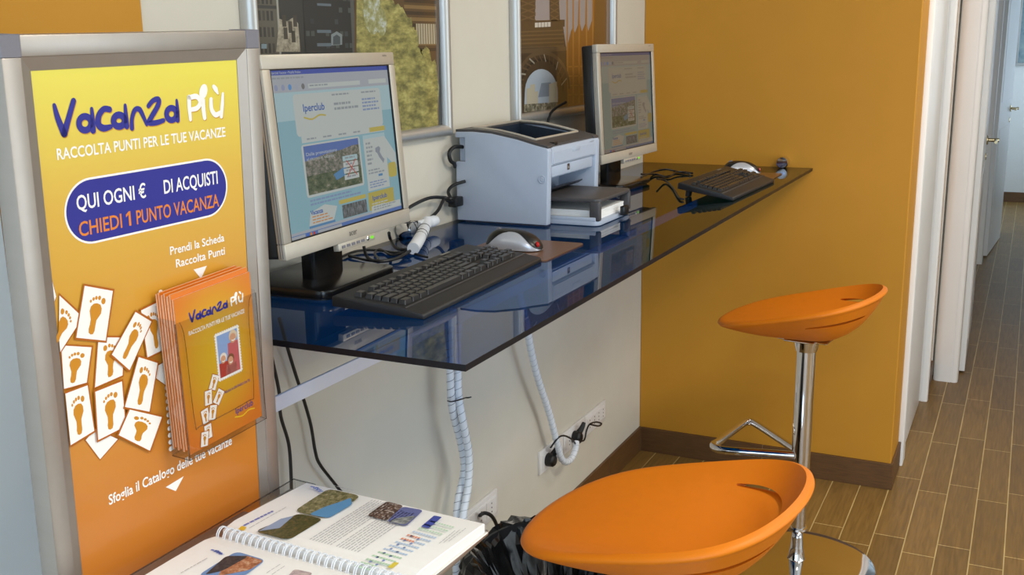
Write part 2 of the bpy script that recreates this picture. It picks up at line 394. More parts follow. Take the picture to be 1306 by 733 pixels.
# first door: closed white leaf seen almost edge-on, its casing
structure('trim_2', MB().box(.955, .985, .24, .33, 0, 2.15, M_LACQ, .004, 2))
structure('door_1', MB().box(.92, .972, .33, 1.02, .006, 2.1, M_LACQ, .003, 2))
casing('trim_3', .945, 1.003, 1.075, 1.115, r=.018, grooves=(.972,))
structure('trim_4', MB().box(.74, .955, 1.045, 1.115, 0, 2.15, M_GAP))  # block filling the gap beside the door, its shade given as near-black
casing('trim_5', .998, 1.108, 1.42, 1.5, r=.035, grooves=(1.08,))
def leaf(name, ax, ay, bx, by, hy, flip=1):
    L = math.hypot(bx-ax, by-ay); e = Vector(((bx-ax)/L, (by-ay)/L, 0)); n = Vector((e.y, -e.x, 0))
    M = basis(Vector((ax, ay, 0)), e, -n, Vector((0, 0, 1)))
    mb = MB(); mb.box(0, L, 0, .036, .01, 2.1, M_LACQ, .002, 1)
    mb.box(.1, L-.1, -.002, 0, 1.15, 1.95, M_LACQ, .0009, 1); mb.box(.1, L-.1, -.002, 0, .15, .95, M_LACQ, .0009, 1)
    d = mb.build(name); d.matrix_world = M; d['kind'] = 'structure'
    h = MB(); RX = Matrix.Translation((hy, 0, 1.07)) @ Matrix.Rotation(PI/2, 4, 'X')
    h.lathe([(0, 0), (.026, 0), (.026, .005), (.022, .008), (.01, .009), (.01, .045), (0, .045)], M_BRASS, 20, RX)
    h.tube([(hy, -.042, 1.07), (hy-.03, -.048, 1.07), (hy-.12, -.047, 1.068)], .008, M_BRASS)
    h.tube([(hy, -.042, 1.07), (hy, -.062, 1.07)], .011, M_BRASS, smooth=False)
    h.lathe([(0, 0), (.02, 0), (.02, .004), (.012, .006), (0, .006)], M_BRASS, 20, Matrix.Translation((hy, 0, .98)) @ Matrix.Rotation(PI/2, 4, 'X'))
    h.build('door_handle', d)
    return d
leaf('door_2', 1.129, 1.6, 1.108, 2.62, .9)
casing('trim_6', 1.0, 1.083, 4.45, 4.56, r=.02)
leaf('door_3', 1.105, 4.75, 1.168, 5.62, .78)

# ================================================================== FRAMED POSTERS ON THE LEFT WALL
def wall_frame(label, y0, y1, z0, z1, draw):
    t = thing('framed_poster', label, 'picture', (0, (y0+y1)/2, z0))
    ym = (y0+y1)/2; prof = []
    r, d = .03, .022
    P = [(0, .001)] + [(r*(1-math.cos(k/8*PI))/2, .006 + d*math.sin(k/8*PI)**.8 if 0 < k < 8 else .006) for k in range(9)] + [(r, .001)]
    mb = MB(); h = z1-z0
    def rail(a, b, inw):
        a, b, inw = Vector(a), Vector(b), Vector(inw); dirn = (b-a).normalized(); L = (b-a).length
        bm_ = bmesh.new(); R = []
        for p in P:
            o = a + inw*p[0] + Vector((p[1], 0, 0))
            R.append((bm_.verts.new(o + dirn*p[0]), bm_.verts.new(o + dirn*(L-p[0]))))
        for i in range(len(P)): bm_.faces.new((R[i][0], R[i][1], R[(i+1) % len(P)][1], R[(i+1) % len(P)][0]))
        bmesh.ops.recalc_face_normals(bm_, faces=bm_.faces[:])
        mb.merge(bm_, M_ALUB)
    A, B, Cc, D = (0, y0-ym, 0), (0, y1-ym, 0), (0, y1-ym, h), (0, y0-ym, h)
    rail(A, B, (0, 0, 1)); rail(B, Cc, (0, -1, 0)); rail(Cc, D, (0, 0, -1)); rail(D, A, (0, 1, 0))
    mb.build('frame', t)
    art = Art(); draw(art, lambda u, v: ((lambda p: (min(max(p.y-ym, -(y1-y0)/2+.012), (y1-y0)/2-.012), min(max(p.z-z0, .012), h-.012)))(at_x(u, v, .008))), y1-y0, h)
    art.build('print', t, basis(Vector((.008, 0, 0)), Vector((0, 1, 0)), Vector((0, 0, 1)), Vector((1, 0, 0))))
    return t
PC = .8
def ink(rgb): return paper(rgb, .5, PC)
def draw_city(a, px, W, H):
    a.rect(-W/2+.01, .01, W/2-.01, H-.01, ink((44, 46, 44)), 0)
    x, y = px(306, 0); xr, _ = px(352, 0)
    a.rect(-W/2+.01, .05, xr, H-.01, ink((88, 84, 74)), 1)              # office block with rows of windows
    zt = .10
    for k in range(24):
        for j in range(18):
            xx = -W/2 + .02 + j*.012; zz = .06 + k*.030
            if xx < xr-.012: a.rect(xx, zz, xx+.007, zz+.018, ink((46, 46, 44) if (k+j) % 5 else (62, 60, 54)), 2)
    for k in range(0, 24, 4): a.rect(-W/2+.01, .052+k*.03, xr, .058+k*.03, ink((52, 52, 50)), 3)
    a.rect(xr, .03, xr+.006, H-.01, ink((150, 148, 138)), 3)
    # pale old tower
    sx, sz = px(352, 52); ex, ez = px(385, 20)
    c1 = patch_mat('poster_stone', [(70, 66, 56), (150, 142, 122), (184, 176, 154)], 60, .5, coat=PC)
    a.poly([px(352, 66), px(383, 66), px(380, 30), px(374, 22), px(366, 27), px(356, 24), px(354, 44)], c1, 4)
    for q in ((360, 34), (368, 42), (374, 34), (362, 50), (372, 54)):
        u0 = px(q[0], q[1]); a.rect(u0[0], u0[1], u0[0]+.012, u0[1]+.022, ink((60, 56, 48)), 5)
    a.poly([px(333, 62), px(340, 62), px(340, 56), px(333, 56)], ink((120, 140, 150)), 4)
    # dark glass tower with lit windows
    rnd = random.Random(4)
    x0, _ = px(386, 0); x1, _ = px(453, 0)
    a.rect(x0, .03, x1, H-.01, ink((36, 38, 38)), 4)
    for k in range(30):
        for j in range(11):
            if rnd.random() < .42:
                xx = x0 + .004 + j*(x1-x0)/11; zz = .05 + k*.024
                a.rect(xx, zz, xx+.012, zz+.01, ink(rnd.choice([(52, 60, 62), (66, 72, 70), (44, 48, 52)])), 5)
    for q in ((404, 4), (404, 38), (404, 55)):
        p0 = px(*q); p1 = px(q[0]+18, q[1]+4); a.rect(p0[0], p1[1], p1[0], p0[1], ink((92, 104, 112)), 6)
    a.poly([px(422, 58), px(436, 57), px(436, 44), px(429, 40), px(422, 44)], ink((118, 128, 130)), 6)
    a.poly([px(424.5, 57), px(433.5, 56.5), px(433.5, 47), px(429, 44), px(424.5, 47)], ink((64, 74, 78)), 7)
    a.rect(x1-.02, .03, x1-.006, H-.01, ink((78, 78, 74)), 6)
    # brown facade and the tree
    a.poly([px(452, 190), px(560, 190), px(560, -60), px(452, -60)], ink((88, 66, 40)), 7)
    for k in range(9):
        p0 = px(515, 2+k*7.5); p1 = px(556, 4+k*7.5); a.rect(p0[0], p1[1]-.002, p1[0], p1[1]+.006, ink((126, 100, 62) if k % 2 else (60, 46, 30)), 8)
    p0 = px(530, 30); p1 = px(556, 56); a.rect(p0[0], p1[1], p1[0], p0[1], ink((176, 164, 138)), 9)
    for k in range(8): xx = p0[0] + (p1[0]-p0[0])*(k+.5)/8; a.rect(xx, p1[1], xx+.004, p0[1], ink((112, 100, 78)), 10)
    tree = patch_mat('poster_tree', [(66, 64, 34), (112, 108, 56), (158, 150, 84), (196, 188, 118)], 42, .5, coat=PC, detail=8, stretch=(.45, 1, 1))
    sky = patch_mat('poster_tree_sky', [(96, 92, 44), (150, 150, 100), (196, 206, 214)], 40, .5, coat=PC)
    rnd = random.Random(2)
    edge = [px(454, 190), px(558, 178), px(558, 84), px(548, 70), px(541, 60), px(537, 72), px(530, 44), px(524, 26), px(512, 10), px(502, 3), px(494, -10), px(470, -40), px(454, -40)]
    E = []
    for p, q in zip(edge, edge[1:] + edge[:1]):
        for k in range(6): E.append((p[0]+(q[0]-p[0])*k/6 + (rnd.uniform(-.008, .008) if 1 < len(E) < 66 else 0), p[1]+(q[1]-p[1])*k/6 + (rnd.uniform(-.008, .008) if 1 < len(E) < 66 else 0)))
    E = [(min(max(p[0], -W/2+.01), W/2-.01), max(p[1], .01)) for p in E]
    a.poly(E, tree, 11)
    a.ell(*px(474, 14), .035, .05, sky, 12); a.ell(*px(486, 28), .02, .03, sky, 13)
wall_frame('silver framed poster of a dark city tower and green tree, above the near monitor', -2.262, -1.511, 1.3865, 2.3, draw_city)
def draw_tower(a, px, W, H):
    sky = ink((150, 142, 142)); iron = ink((74, 58, 40)); iron2 = ink((96, 76, 52)); br = ink((112, 78, 36)); og = ink((164, 112, 46)); og2 = ink((138, 90, 34))
    a.rect(-W/2+.01, .01, W/2-.01, H-.01, sky, 0)
    # spired church on the right half
    a.poly([px(722, 146), px(779, 141), px(779, -40), px(757, -40), px(755, 26), px(750, 40), px(748.5, 30), px(747.5, -20), px(746.5, 30), px(742, 40), px(739.5, 30), px(738.2, -10), px(737, 32), px(733, 42), px(731, 34), px(728, 40), px(722, 66)], og2, 1)
    for u in (723.5, 731, 738.5, 748, 756): a.poly([px(u-1.2, 146), px(u+1.2, 146), px(u+.6, -30), px(u-.6, -30)], og, 2)
    for k in range(5): p0 = px(723, 86+k*12); p1 = px(752, 85+k*12); a.poly([p0, p1, (p1[0], p1[1]+.004), (p0[0], p0[1]+.004)], og, 2)
    a.poly([px(752, 145), px(778, 143), px(778, -40), px(760, -40), px(758, 30)], br, 3)
    # iron tower
    a.poly([px(664, -40), px(684, -40), px(682, 27), px(663, 27)], iron, 4); a.poly([px(700, -40), px(711, -40), px(714, 27), px(701, 27)], iron, 4)
    for k in range(7):
        for l, r in ((664, 683), (701, 713)):
            a.stroke([px(l, 26-k*9), px(r, 19-k*9)], .004, iron2, 5, cap=False); a.stroke([px(r, 26-k*9), px(l, 19-k*9)], .004, iron2, 5.3, cap=False)
    a.poly([px(657, 38), px(720, 34), px(720, 25), px(657, 27)], iron, 4)
    a.poly([px(682, 35), px(702, 34), px(702, 28), px(682, 29)], ink((200, 194, 184)), 5)
    for u in (686, 690, 694, 698): a.stroke([px(u, 35), px(u, 28.5)], .003, iron, 6, cap=False)
    a.poly([px(657, 150), px(724, 146), px(722, 62), px(718, 34), px(657, 37)], iron, 4.5)
    for k in range(5): a.stroke([px(657, 41+k*5), px(719, 38.5+k*5)], .004, iron2, 5, cap=False)
    a.stroke([px(657, 66), px(722, 62)], .012, iron2, 5.5, cap=False)
    arch = [px(692+34*math.cos(t), 113-46*math.sin(t)) for t in [PI*k/16 for k in range(17)]]
    a.stroke(arch, .012, iron2, 6, cap=False)
    arch = [px(691+27*math.cos(t), 116-40*math.sin(t)) for t in [PI*k/16 for k in range(17)]]
    a.stroke(arch, .008, ink((52, 42, 32)), 6.5, cap=False)
    for k in range(15):
        t = PI*(k+1)/16; a.stroke([px(691+25*math.cos(t), 116-38*math.sin(t)), px(691+33*math.cos(t+.12), 114-45*math.sin(t+.12))], .005, ink((150, 142, 126)) if k % 3 == 0 else iron2, 7, cap=False)
    hole = [px(690+21*math.cos(t), 118-30*math.sin(t)) for t in [PI*k/16 for k in range(17)]] + [px(668, 140), px(711, 138)]
    a.poly([px(690+21*math.cos(PI*k/16), 118-30*math.sin(PI*k/16)) for k in range(17)] + [px(668, 143), px(711, 139)], ink((168, 178, 188)), 7.5)
    a.poly([px(686, 124), px(690, 106), px(702, 105), px(708, 122)], ink((128, 138, 150)), 8)
    for l, r, t in ((671, 676, 112), (676, 682, 107), (682, 686, 116), (700, 705, 106), (705, 710, 104)):
        a.poly([px(l, 141), px(r, 141), px(r, t), px(l, t+1)], ink((182, 172, 150)), 9)
    a.poly([px(668, 143), px(711, 139), px(711, 130), px(668, 133)], patch_mat('poster_trees', [(48, 52, 40), (110, 104, 84), (190, 180, 160)], 70, .5, coat=PC), 10)
wall_frame('silver framed poster of an iron tower and a spired church, beside the far monitor', -1.142, -.352, 1.3865, 2.3, draw_tower)
# picture at the end of the corridor
t = thing('framed_picture', 'pale framed picture on the bluish wall at the end of the corridor', 'picture', (1.42, 7.9, 1.35))
fb = MB()
for x0, x1, z0, z1 in ((-.3, .3, 0, .03), (-.3, .3, .77, .8), (-.3, -.27, .03, .77), (.27, .3, .03, .77)): fb.box(x0, x1, -.025, 0, z0, z1, M_ALUB, .004, 2)
fb.build('frame', t)
a = Art(); a.rect(-.27, .03, .27, .77, patch_mat('corridor_print', [(90, 120, 130), (130, 150, 156), (150, 168, 170)], 9), 0)
a.build('print', t, basis(Vector((0, -.006, 0)), Vector((1, 0, 0)), Vector((0, 0, 1)), Vector((0, -1, 0))))

# ================================================================== GLASS DESK
desk = thing('glass_desk', 'long blue glass counter top running along the cream wall to the orange wall', 'desk', (.32, -1.3, HD-.0103))
gx0, gx1, gy0, gy1 = .003-.32, .6361-.32, -2.5898+1.3, -.003+1.3
bm_ = bmesh.new(); bmesh.ops.create_cube(bm_, size=1)
for v in bm_.verts: v.co = Vector(((gx0+gx1)/2 + v.co.x*(gx1-gx0), (gy0+gy1)/2 + v.co.y*(gy1-gy0), .005 + v.co.z*.01))
mb = MB(); mb.mats = [M_GTOP, M_GBOT, M_GEDGE]
vm = {v: mb.bm.verts.new(v.co) for v in bm_.verts}
bm_.normal_update()
for f in bm_.faces:
    nf = mb.bm.faces.new([vm[v] for v in f.verts]); nf.material_index = 0 if f.normal.z > .5 else 1 if f.normal.z < -.5 else 2
bm_.free(); mb.build('glass_top', desk)
def clamp(x, y, rz):
    M = Matrix.Translation((x-.32, y+1.3, .01)) @ Matrix.Rotation(rz, 4, 'Z')
    c = MB(); RY = Matrix.Rotation(PI/2, 4, 'Y')
    c.lathe([(0, 0), (.019, 0), (.021, .004), (.021, .036), (.019, .04), (0, .04)], M_CHROME, 28, M @ Matrix.Translation((.0, 0, .02)) @ RY)
    c.lathe([(0, 0), (.006, 0), (.009, .004), (.009, .012), (.006, .016), (0, .016)], M_CHROME, 20, M @ Matrix.Translation((.024, 0, -.0005)))
    c.lathe([(0, 0), (.009, 0), (.012, .004), (.012, .014), (.009, .018), (0, .018)], M_CHROME, 20, M @ Matrix.Translation((.024, 0, -.0285)))
    c.build('glass_clamp', desk)
clamp(0.003, -1.747, 0); clamp(.535, -.003, -PI/2); clamp(.003, -.45, 0)
bar = MB(); bar.box(.212, .217, -2.6, 0, 1.005, 1.033, M_BAR, .0012, 1).box(0, .212, -2.56, -2.53, 1.007, 1.031, M_BAR, .0015, 1)
tag(bar.build('support_bar'), 'pale flat metal rail running under the blue glass counter', 'rail')

# ================================================================== MONITORS
def screen_art(a, W, H, pal, k):
    S = lambda c: scr(c, k)
    X = lambda x: -W/2 + x*W
    Y = lambda y: H/2 - y*H
    R = lambda x0, y0, x1, y1, c, l: a.rect(X(x0), Y(y1), X(x1), Y(y0), S(c), l)
    def lines(x0, x1, y0, y1, n, c, l, seed=1):
        q = random.Random(seed)
        for i in range(n):
            yy = y0 + (y1-y0)*i/n; x = x0; e = x0 + (x1-x0)*q.uniform(.6, 1)
            while x < e:
                wd = q.uniform(.012, .04); R(x, yy, min(x+wd, e), yy + (y1-y0)/n*.5, c, l); x += wd+.006
    p = pal
    R(0, 0, 1, 1, p['bg'], 0); R(0, .0, 1, .034, p['title'], 1); a.text('Iperclub Vacanze - Mozilla Firefox', X(.02), Y(.027), .0045, S(p['white']), 2)
    R(0, .034, 1, .135, p['chrome'], 1); lines(.02, .36, .047, .066, 1, p['text'], 2, 3)
    R(.28, .093, .72, .12, p['white'], 2); lines(.29, .45, .1, .118, 1, p['text'], 3, 6); R(.8, .09, .97, .118, p['white'], 2)
    for i, c in enumerate(((150, 160, 190), (150, 160, 190), (90, 150, 210), (170, 176, 190), (120, 120, 120))): a.ell(X(.04+i*.05), Y(.106), .005, .005, S(tuple(v*p['k'] for v in c)), 2)
    R(.0, .135, 1, .3, p['bg2'], 1)
    a.rrect(X(.15), Y(.4), X(.9), Y(.15), .008, S(p['white']), 2); R(.18, .4, .9, .44, p['white'], 2)
    a.text('Iperclub', X(.22), Y(.255), .013, S(p['blue']), 3, width=.17*W, weight=.02)
    a.stroke([(X(.22), Y(.29)), (X(.28), Y(.305)), (X(.34), Y(.285)), (X(.39), Y(.29))], .003, S(p['yellow']), 3)
    lines(.46, .68, .165, .185, 1, p['text'], 3, 3); lines(.47, .68, .22, .28, 2, p['text'], 3, 8); lines(.72, .88, .165, .185, 1, p['text'], 3, 5); lines(.72, .88, .21, .3, 4, p['link'], 3, 9)
    for i in range(4): lines(.22+i*.13, .31+i*.13, .415, .435, 1, p['text'], 3, 10+i)
    R(.76, .405, .91, .435, p['yellow'], 3)
    a.rrect(X(.17), Y(.77), X(.66), Y(.45), .006, S(p['white']), 2)
    ph = patch_mat('screen_village_%d' % int(k*100), [tuple((v*.8+30)*p['k'] for v in c) for c in ((48, 62, 44), (78, 88, 70), (140, 134, 124), (196, 186, 172))], 150, .25, emit=k, stretch=(.6, 1, 1))
    a.rect(X(.185), Y(.755), X(.645), Y(.46), ph, 3); a.rect(X(.185), Y(.755), X(.645), Y(.64), patch_mat('screen_woods_%d' % int(k*100), [tuple(v*p['k'] for v in c) for c in ((40, 56, 44), (66, 84, 58), (104, 112, 86), (170, 164, 150))], 90, .25, emit=k, stretch=(.6, 1, 1)), 3.5); R(.185, .46, .645, .5, p['sky'], 4)
    a.poly([(X(.185), Y(.46)), (X(.645), Y(.46)), (X(.645), Y(.49)), (X(.5), Y(.515)), (X(.36), Y(.525)), (X(.185), Y(.55))], S(p['sky']), 4.5)
    a.poly([(X(.4), Y(.66)), (X(.52), Y(.62)), (X(.5), Y(.68)), (X(.42), Y(.7))], S(p['sea']), 5)
    a.text('Dalla prenotazione', X(.2), Y(.52), .006, S(p['white']), 6, width=.25*W); a.text('al ritorno in vacanza', X(.2), Y(.55), .006, S(p['white']), 6, width=.22*W)
    for i, yy in enumerate((.56, .6, .64, .68)):
        R(.49, yy, .62, yy+.032, p['white'] if i else p['bg2'], 6); lines(.51, .6, yy+.008, yy+.03, 1, p['text'], 7, 20+i)
    a.stroke([(X(.52), Y(.59)), (X(.6), Y(.69))], .0022, S(p['red']), 8, smooth=False); a.stroke([(X(.6), Y(.59)), (X(.52), Y(.69))], .0022, S(p['red']), 8, smooth=False)
    R(.69, .45, .9, .82, p['white'], 2); R(.69, .45, .9, .475, p['bg2'], 3); lines(.71, .78, .5, .66, 6, p['text'], 3, 31); lines(.71, .88, .68, .72, 2, p['text'], 3, 32); lines(.71, .88, .76, .81, 3, p['link'], 3, 33)
    it = [(.795, .545), (.83, .535), (.845, .55), (.835, .575), (.855, .61), (.875, .63), (.868, .64), (.86, .655), (.85, .64), (.825, .61), (.81, .58), (.795, .57)]
    a.poly([(X(u), Y(v)) for u, v in it], S(p['grey']), 4); R(.8, .72, .84, .735, p['sea'], 4)
    a.poly([(X(.9), Y(.48)), (X(.99), Y(.6)), (X(.99), Y(.7)), (X(.9), Y(.62))], S(p['white']), 3); a.rrect(X(.9), Y(.76), X(.985), Y(.66), .008, S(p['yellow']), 4)
    lines(.19, .65, .785, .83, 2, p['link'], 2, 41)
    R(.68, .83, .93, .95, p['gold'], 3); a.text('Iperclub', X(.72), Y(.885), .009, S(p['blue']), 4, width=.14*W, weight=.02); lines(.71, .9, .905, .935, 2, p['white'], 4, 50)
    R(.42, .83, .66, .855, p['yellow'], 3)
    ph2 = patch_mat('screen_street_%d' % int(k*100), [tuple(v*p['k'] for v in c) for c in ((40, 40, 44), (90, 96, 96), (170, 176, 186))], 120, .25, emit=k, stretch=(3, .6, 1))
    a.rect(X(.44), Y(.95), X(.66), Y(.865), ph2, 3)
    a.poly([(X(.16), Y(.94)), (X(.36), Y(.94)), (X(.4), Y(.86)), (X(.3), Y(.83)), (X(.18), Y(.86))], S(p['white']), 2)
    a.text('Vacanza', X(.18), Y(.875), .008, S(p['blue']), 4, width=.1*W, weight=.03)
    for i in range(3): lines(.19, .36, .885+i*.018, .9+i*.018, 1, p['orange'], 4, 60+i)
    R(.16, .94, .37, .955, p['sea'], 3)
    R(0, .955, 1, .972, p['chrome'], 5); R(.7, .925, .985, .967, p['white'], 6); lines(.72, .95, .93, .962, 2, p['text'], 7, 70)
    R(0, .972, 1, 1, p['task'], 5); R(.01, .976, .12, .997, p['chrome'], 6); R(.22, .976, .42, .997, p['chrome'], 6)
    for i, c in enumerate(((60, 110, 210), (230, 140, 40), (200, 60, 50))): a.ell(X(.14+i*.025), Y(.986), .003, .003, S(tuple(v*p['k'] for v in c)), 7)
def pal(k, tint=(1, 1, 1), wash=.22):
    base = dict(bg=(134, 190, 206), bg2=(176, 214, 222), title=(40, 66, 176), chrome=(176, 184, 194), white=(206, 216, 212), text=(148, 158, 164), link=(124, 150, 196), blue=(36, 84, 176), yellow=(206, 186, 70),
                gold=(196, 178, 62), sky=(70, 104, 186), sea=(66, 132, 190), red=(200, 60, 54), grey=(140, 150, 166), orange=(220, 140, 60), task=(66, 108, 190))
    d = {n: tuple((v*(1-wash)+165*wash)*k*t for v, t in zip(c, tint)) for n, c in base.items()}; d['k'] = k
    return d
def monitor(label, loc, yaw, tilt, W, H, P, k, cable_side=1):
    """loc = centre of the front of the panel; base stands on the glass behind it"""
    t = thing('monitor', label, 'monitor', (loc[0]-.075*math.cos(yaw), loc[1]-.075*math.sin(yaw), HD), (0, 0, yaw), 'flat screen monitors on the counter')
    zp = loc[2]-HD
    n = Vector((math.cos(tilt), 0, math.sin(tilt))); e = Vector((0, 1, 0)); u = n.cross(e)
    M = basis(Vector((.075, 0, zp)), e, u, n)       # local panel: x right, y up, z to the viewer
    b = MB(); bw, bt, bb = .022, .024, .028; s0, s1, y0, y1 = -W/2+bw, W/2-bw, -H/2+bb, H/2-bt
    for x0, x1, q0, q1 in ((-W/2, W/2, y1, H/2), (-W/2, W/2, -H/2, y0), (-W/2, s0, y0, y1), (s1, W/2, y0, y1)): b.box(x0, x1, q0, q1, -.016, 0, M_SILVER, .002, 2, M)
    for x0, x1, q0, q1 in ((s0, s1, y1-.002, y1), (s0, s1, y0, y0+.002), (s0, s0+.002, y0, y1), (s1-.002, s1, y0, y1)): b.box(x0, x1, q0, q1, -.012, -.001, M_BLACK, 0, 1, M)
    for z in (-.005, -.010): b.box(-W/2-.0006, -W/2+.001, -H/2+.004, H/2-.004, z-.0012, z, M_GREYPL, 0, 1, M)
    bz = b.build('bezel', t)
    for nm, tx, lx, ly, lh in (('bezel_logo', 'acer', -.017, -H/2+.009, .0115), ('model_lettering', 'AL1916', W/2-.045, H/2-.008, .0035)):
        lg = Art(); lg.text(tx, lx, ly, lh, mat('logo_grey', (120, 116, 110), .3, .6), 0, weight=.01); lg.build(nm, bz, M @ Matrix.Translation((0, 0, .0003)))
    sa = Art(.00008); screen_art(sa, s1-s0, y1-y0, P, k)
    sa.build('screen', t, M @ Matrix.Translation(((s0+s1)/2, (y0+y1)/2, -.0045)))
    c = MB(); c.box(-W/2+.002, W/2-.002, -H/2+.002, H/2-.002, -.052, -.0165, M_BLACK, .006, 2, M); c.box(-W/2+.05, W/2-.05, -H/2+.05, H/2-.03, -.07, -.052, M_BLACK, .008, 3, M); c.build('back_cover', t)
    g = MB(); g.box(-.055, .075, -H/2-.0135, -H/2+.001, -.013, -.001, M_SILVER, .0015, 2, M)
    for i in range(5): g.box(-.045+i*.017, -.034+i*.017, -H/2-.0095, -H/2-.0045, -.0012, .0004, M_GREYPL, .0004, 1, M)
    g.lathe([(0, 0), (.004, 0), (.0045, .001), (.003, .002), (0, .002)], M_CHROME, 16, M @ Matrix.Translation((.047, -H/2-.006, -.001)))
    gp = g.build('button_panel', t)
    MB().box(.058, .067, -H/2-.009, -H/2-.004, -.0012, .0006, mat('green_power_light', (120, 230, 40), .3, emit=1.2), .0004, 1, M).build('power_light', gp)
    s = MB(); s.prism([(-.028, -.046), (-.004, -.05), (.004, -.046), (.004, .046), (-.004, .05), (-.028, .046)], .014, zp-.02, M_BASE, Matrix.Translation((.026, 0, 0)), .002, 2)
    s.box(.0, .03, -.05, .05, zp-.06, zp+.04, M_BASE, .004, 2); s.build('stand_column', t)
    d = MB(); P_ = []
    for cx, cy, a0 in ((.105-.025, .125-.025, 0), (-.1+.03, .125-.03, 1), (-.1+.03, -.125+.03, 2), (.105-.025, -.125+.025, 3)):
        for q in range(6): tt = (a0+q/5)*PI/2; P_.append((cx+.026*math.cos(tt), cy+.026*math.sin(tt)))
    d.prism(P_, .004, .02, M_BASE, None, .004, 2); d.prism([(p[0]*.93, p[1]*.93) for p in P_], 0, .006, M_BLACK)
    d.build('base', t)
    return t
monitor('near silver bezel monitor with a black stand showing a bright light blue web page', (.2, -2.236, 1.4265), .055, .075, .436, .338, pal(.92), .8)
monitor('far silver monitor showing a dull brownish web page, between printer and orange wall', (.2, -.716, 1.433), -.05, .053, .444, .346, pal(.74, (1.0, .93, .84), .45), .6)

# ================================================================== KEYBOARDS
_keym = {}
def key_mesh(wd, dp):
    k = (round(wd, 4), round(dp, 4))
    if k not in _keym:
        b = bmesh.new(); h = .008; q = .0022
        lo = [(-wd/2, -dp/2), (wd/2, -dp/2), (wd/2, dp/2), (-wd/2, dp/2)]; hi = [(-wd/2+q, -dp/2+q*.8), (wd/2-q, -dp/2+q*.8), (wd/2-q, dp/2-q), (-wd/2+q, dp/2-q)]
        A = [b.verts.new((*p, 0)) for p in lo]; B = [b.verts.new((*p, h)) for p in hi]
        b.faces.new(A[::-1]); b.faces.new(B)
        for i in range(4): b.faces.new((A[i], A[(i+1) % 4], B[(i+1) % 4], B[i]))
        bmesh.ops.bevel(b, geom=[e for e in b.edges if e.verts[0].co.z + e.verts[1].co.z > .004], offset=.0009, segments=2, profile=.5, affect='EDGES')
        me = bpy.data.meshes.new('key'); b.to_mesh(me); b.free(); me.materials.append(M_KEY)
        for p in me.polygons: p.use_smooth = False
        _keym[k] = me
    return _keym[k]
def keyboard(label, fc, ang, L, D, tilt):
    """fc = middle of the front edge on the glass"""
    t = thing('keyboard', label, 'keyboard', (fc[0], fc[1], HD), (tilt, 0, ang), 'black keyboards on the counter')
    t.rotation_mode = 'XYZ'
    # side profile along local y (0 at the front), z
    prof = [(0, .0), (0, .007), (.004, .010), (.032, .0135), (.035, .0155), (D-.03, .020), (D-.006, .022), (D, .019), (D, .002), (.012, .0)]
    Mx = Matrix(((0, 0, 1, 0), (1, 0, 0, 0), (0, 1, 0, 0), (0, 0, 0, 1)))
    b = MB(); b.prism(prof, -L/2, L/2, M_KBODY, Mx, .0015, 2)
    b.box(-L/2+.003, L/2-.003, .0345, .0365, .0145, .0165, mat('grey_keyboard_line', (70, 68, 68), .4)); b.build('case', t)
    lab = Art(); lab.rrect(-.02, -.003, .02, .003, .002, mat('keyboard_badge', (150, 148, 144), .4, .5), 0)
    lab.build('badge', t, Matrix.Translation((L*.28, D-.012, .0225)) @ Matrix.Rotation(.03, 4, 'X'))
    u = (L-.03)/22.5; dp = u*.94
    rows = []
    fr = [(0, 1)] + [(2+i, 1) for i in range(4)] + [(6.5+i, 1) for i in range(4)] + [(11+i, 1) for i in range(4)] + [(15.25+i, 1) for i in range(3)]
    def run(ws, x=0):
        o = []
        for q in ws: o.append((x, q)); x += q
        return o
    nav = [(15.25, 1), (16.25, 1), (17.25, 1)]; n3 = [(18.5, 1), (19.5, 1), (20.5, 1)]
    rows = [(5.35, fr), (4, run([1]*13+[2]) + nav + n3 + [(21.5, 1)]), (3, run([1.5]+[1]*12+[1.5]) + nav + n3 + [(21.5, 1)]), (2, run([1.75]+[1]*11+[2.25]) + n3),
            (1, run([2.25]+[1]*10+[2.75]) + [(16.25, 1)] + n3 + [(21.5, 1)]), (0, run([1.25]*3+[6.25]+[1.25]*4) + nav + [(18.5, 2), (20.5, 1)])]
    ks = []
    for ry, row in rows:
        for x, q in row: ks.append((x, ry, q))
    far = sorted(ks, key=lambda q: (q[1] == 5.35, q[0]))[-4:]
    y0 = .042; sp = (D-.034-y0)/6.35
    ext = MB()
    for x, ry, q in ks:
        cx = -L/2 + .015 + (x+q/2)*u; cyy = y0 + (ry+.5)*sp; cz = .0158 + (cyy-.035)/(D-.065)*.0045
        if (x, ry, q) in far:
            wd, dd = q*u-.0012, sp-.0012; ext.prism([(cx-wd/2, cyy-dd/2), (cx+wd/2, cyy-dd/2), (cx+wd/2, cyy+dd/2), (cx-wd/2, cyy+dd/2)], cz, cz+.008, M_KEY, None, .0009, 2)
        else:
            o = bpy.data.objects.new('key', key_mesh(q*u-.0012, sp-.0012)); COL.objects.link(o); o.parent = t; o.location = (cx, cyy, cz); o.rotation_euler = (.03, 0, 0)
    o = ext.build('end_keys', t); o['kind'] = 'stuff'
    for sx in (-1, 1):
        hgt = math.tan(tilt)*(D-.031)
        f = MB(); f.box(sx*(L/2-.04)-.012, sx*(L/2-.04)+.012, D-.03, D-.018, -hgt, .003, M_KBODY, .001, 1); f.build('foot', t)
    return t
k1 = keyboard('near black full size keyboard on the blue glass, in front of the bright monitor', (.444, -2.1435), math.radians(92.03), .507, .178, .03)
k2 = keyboard('far black keyboard raised on its rear feet near the orange wall', (.588, -.672), math.radians(88.0), .455, .168, .15)

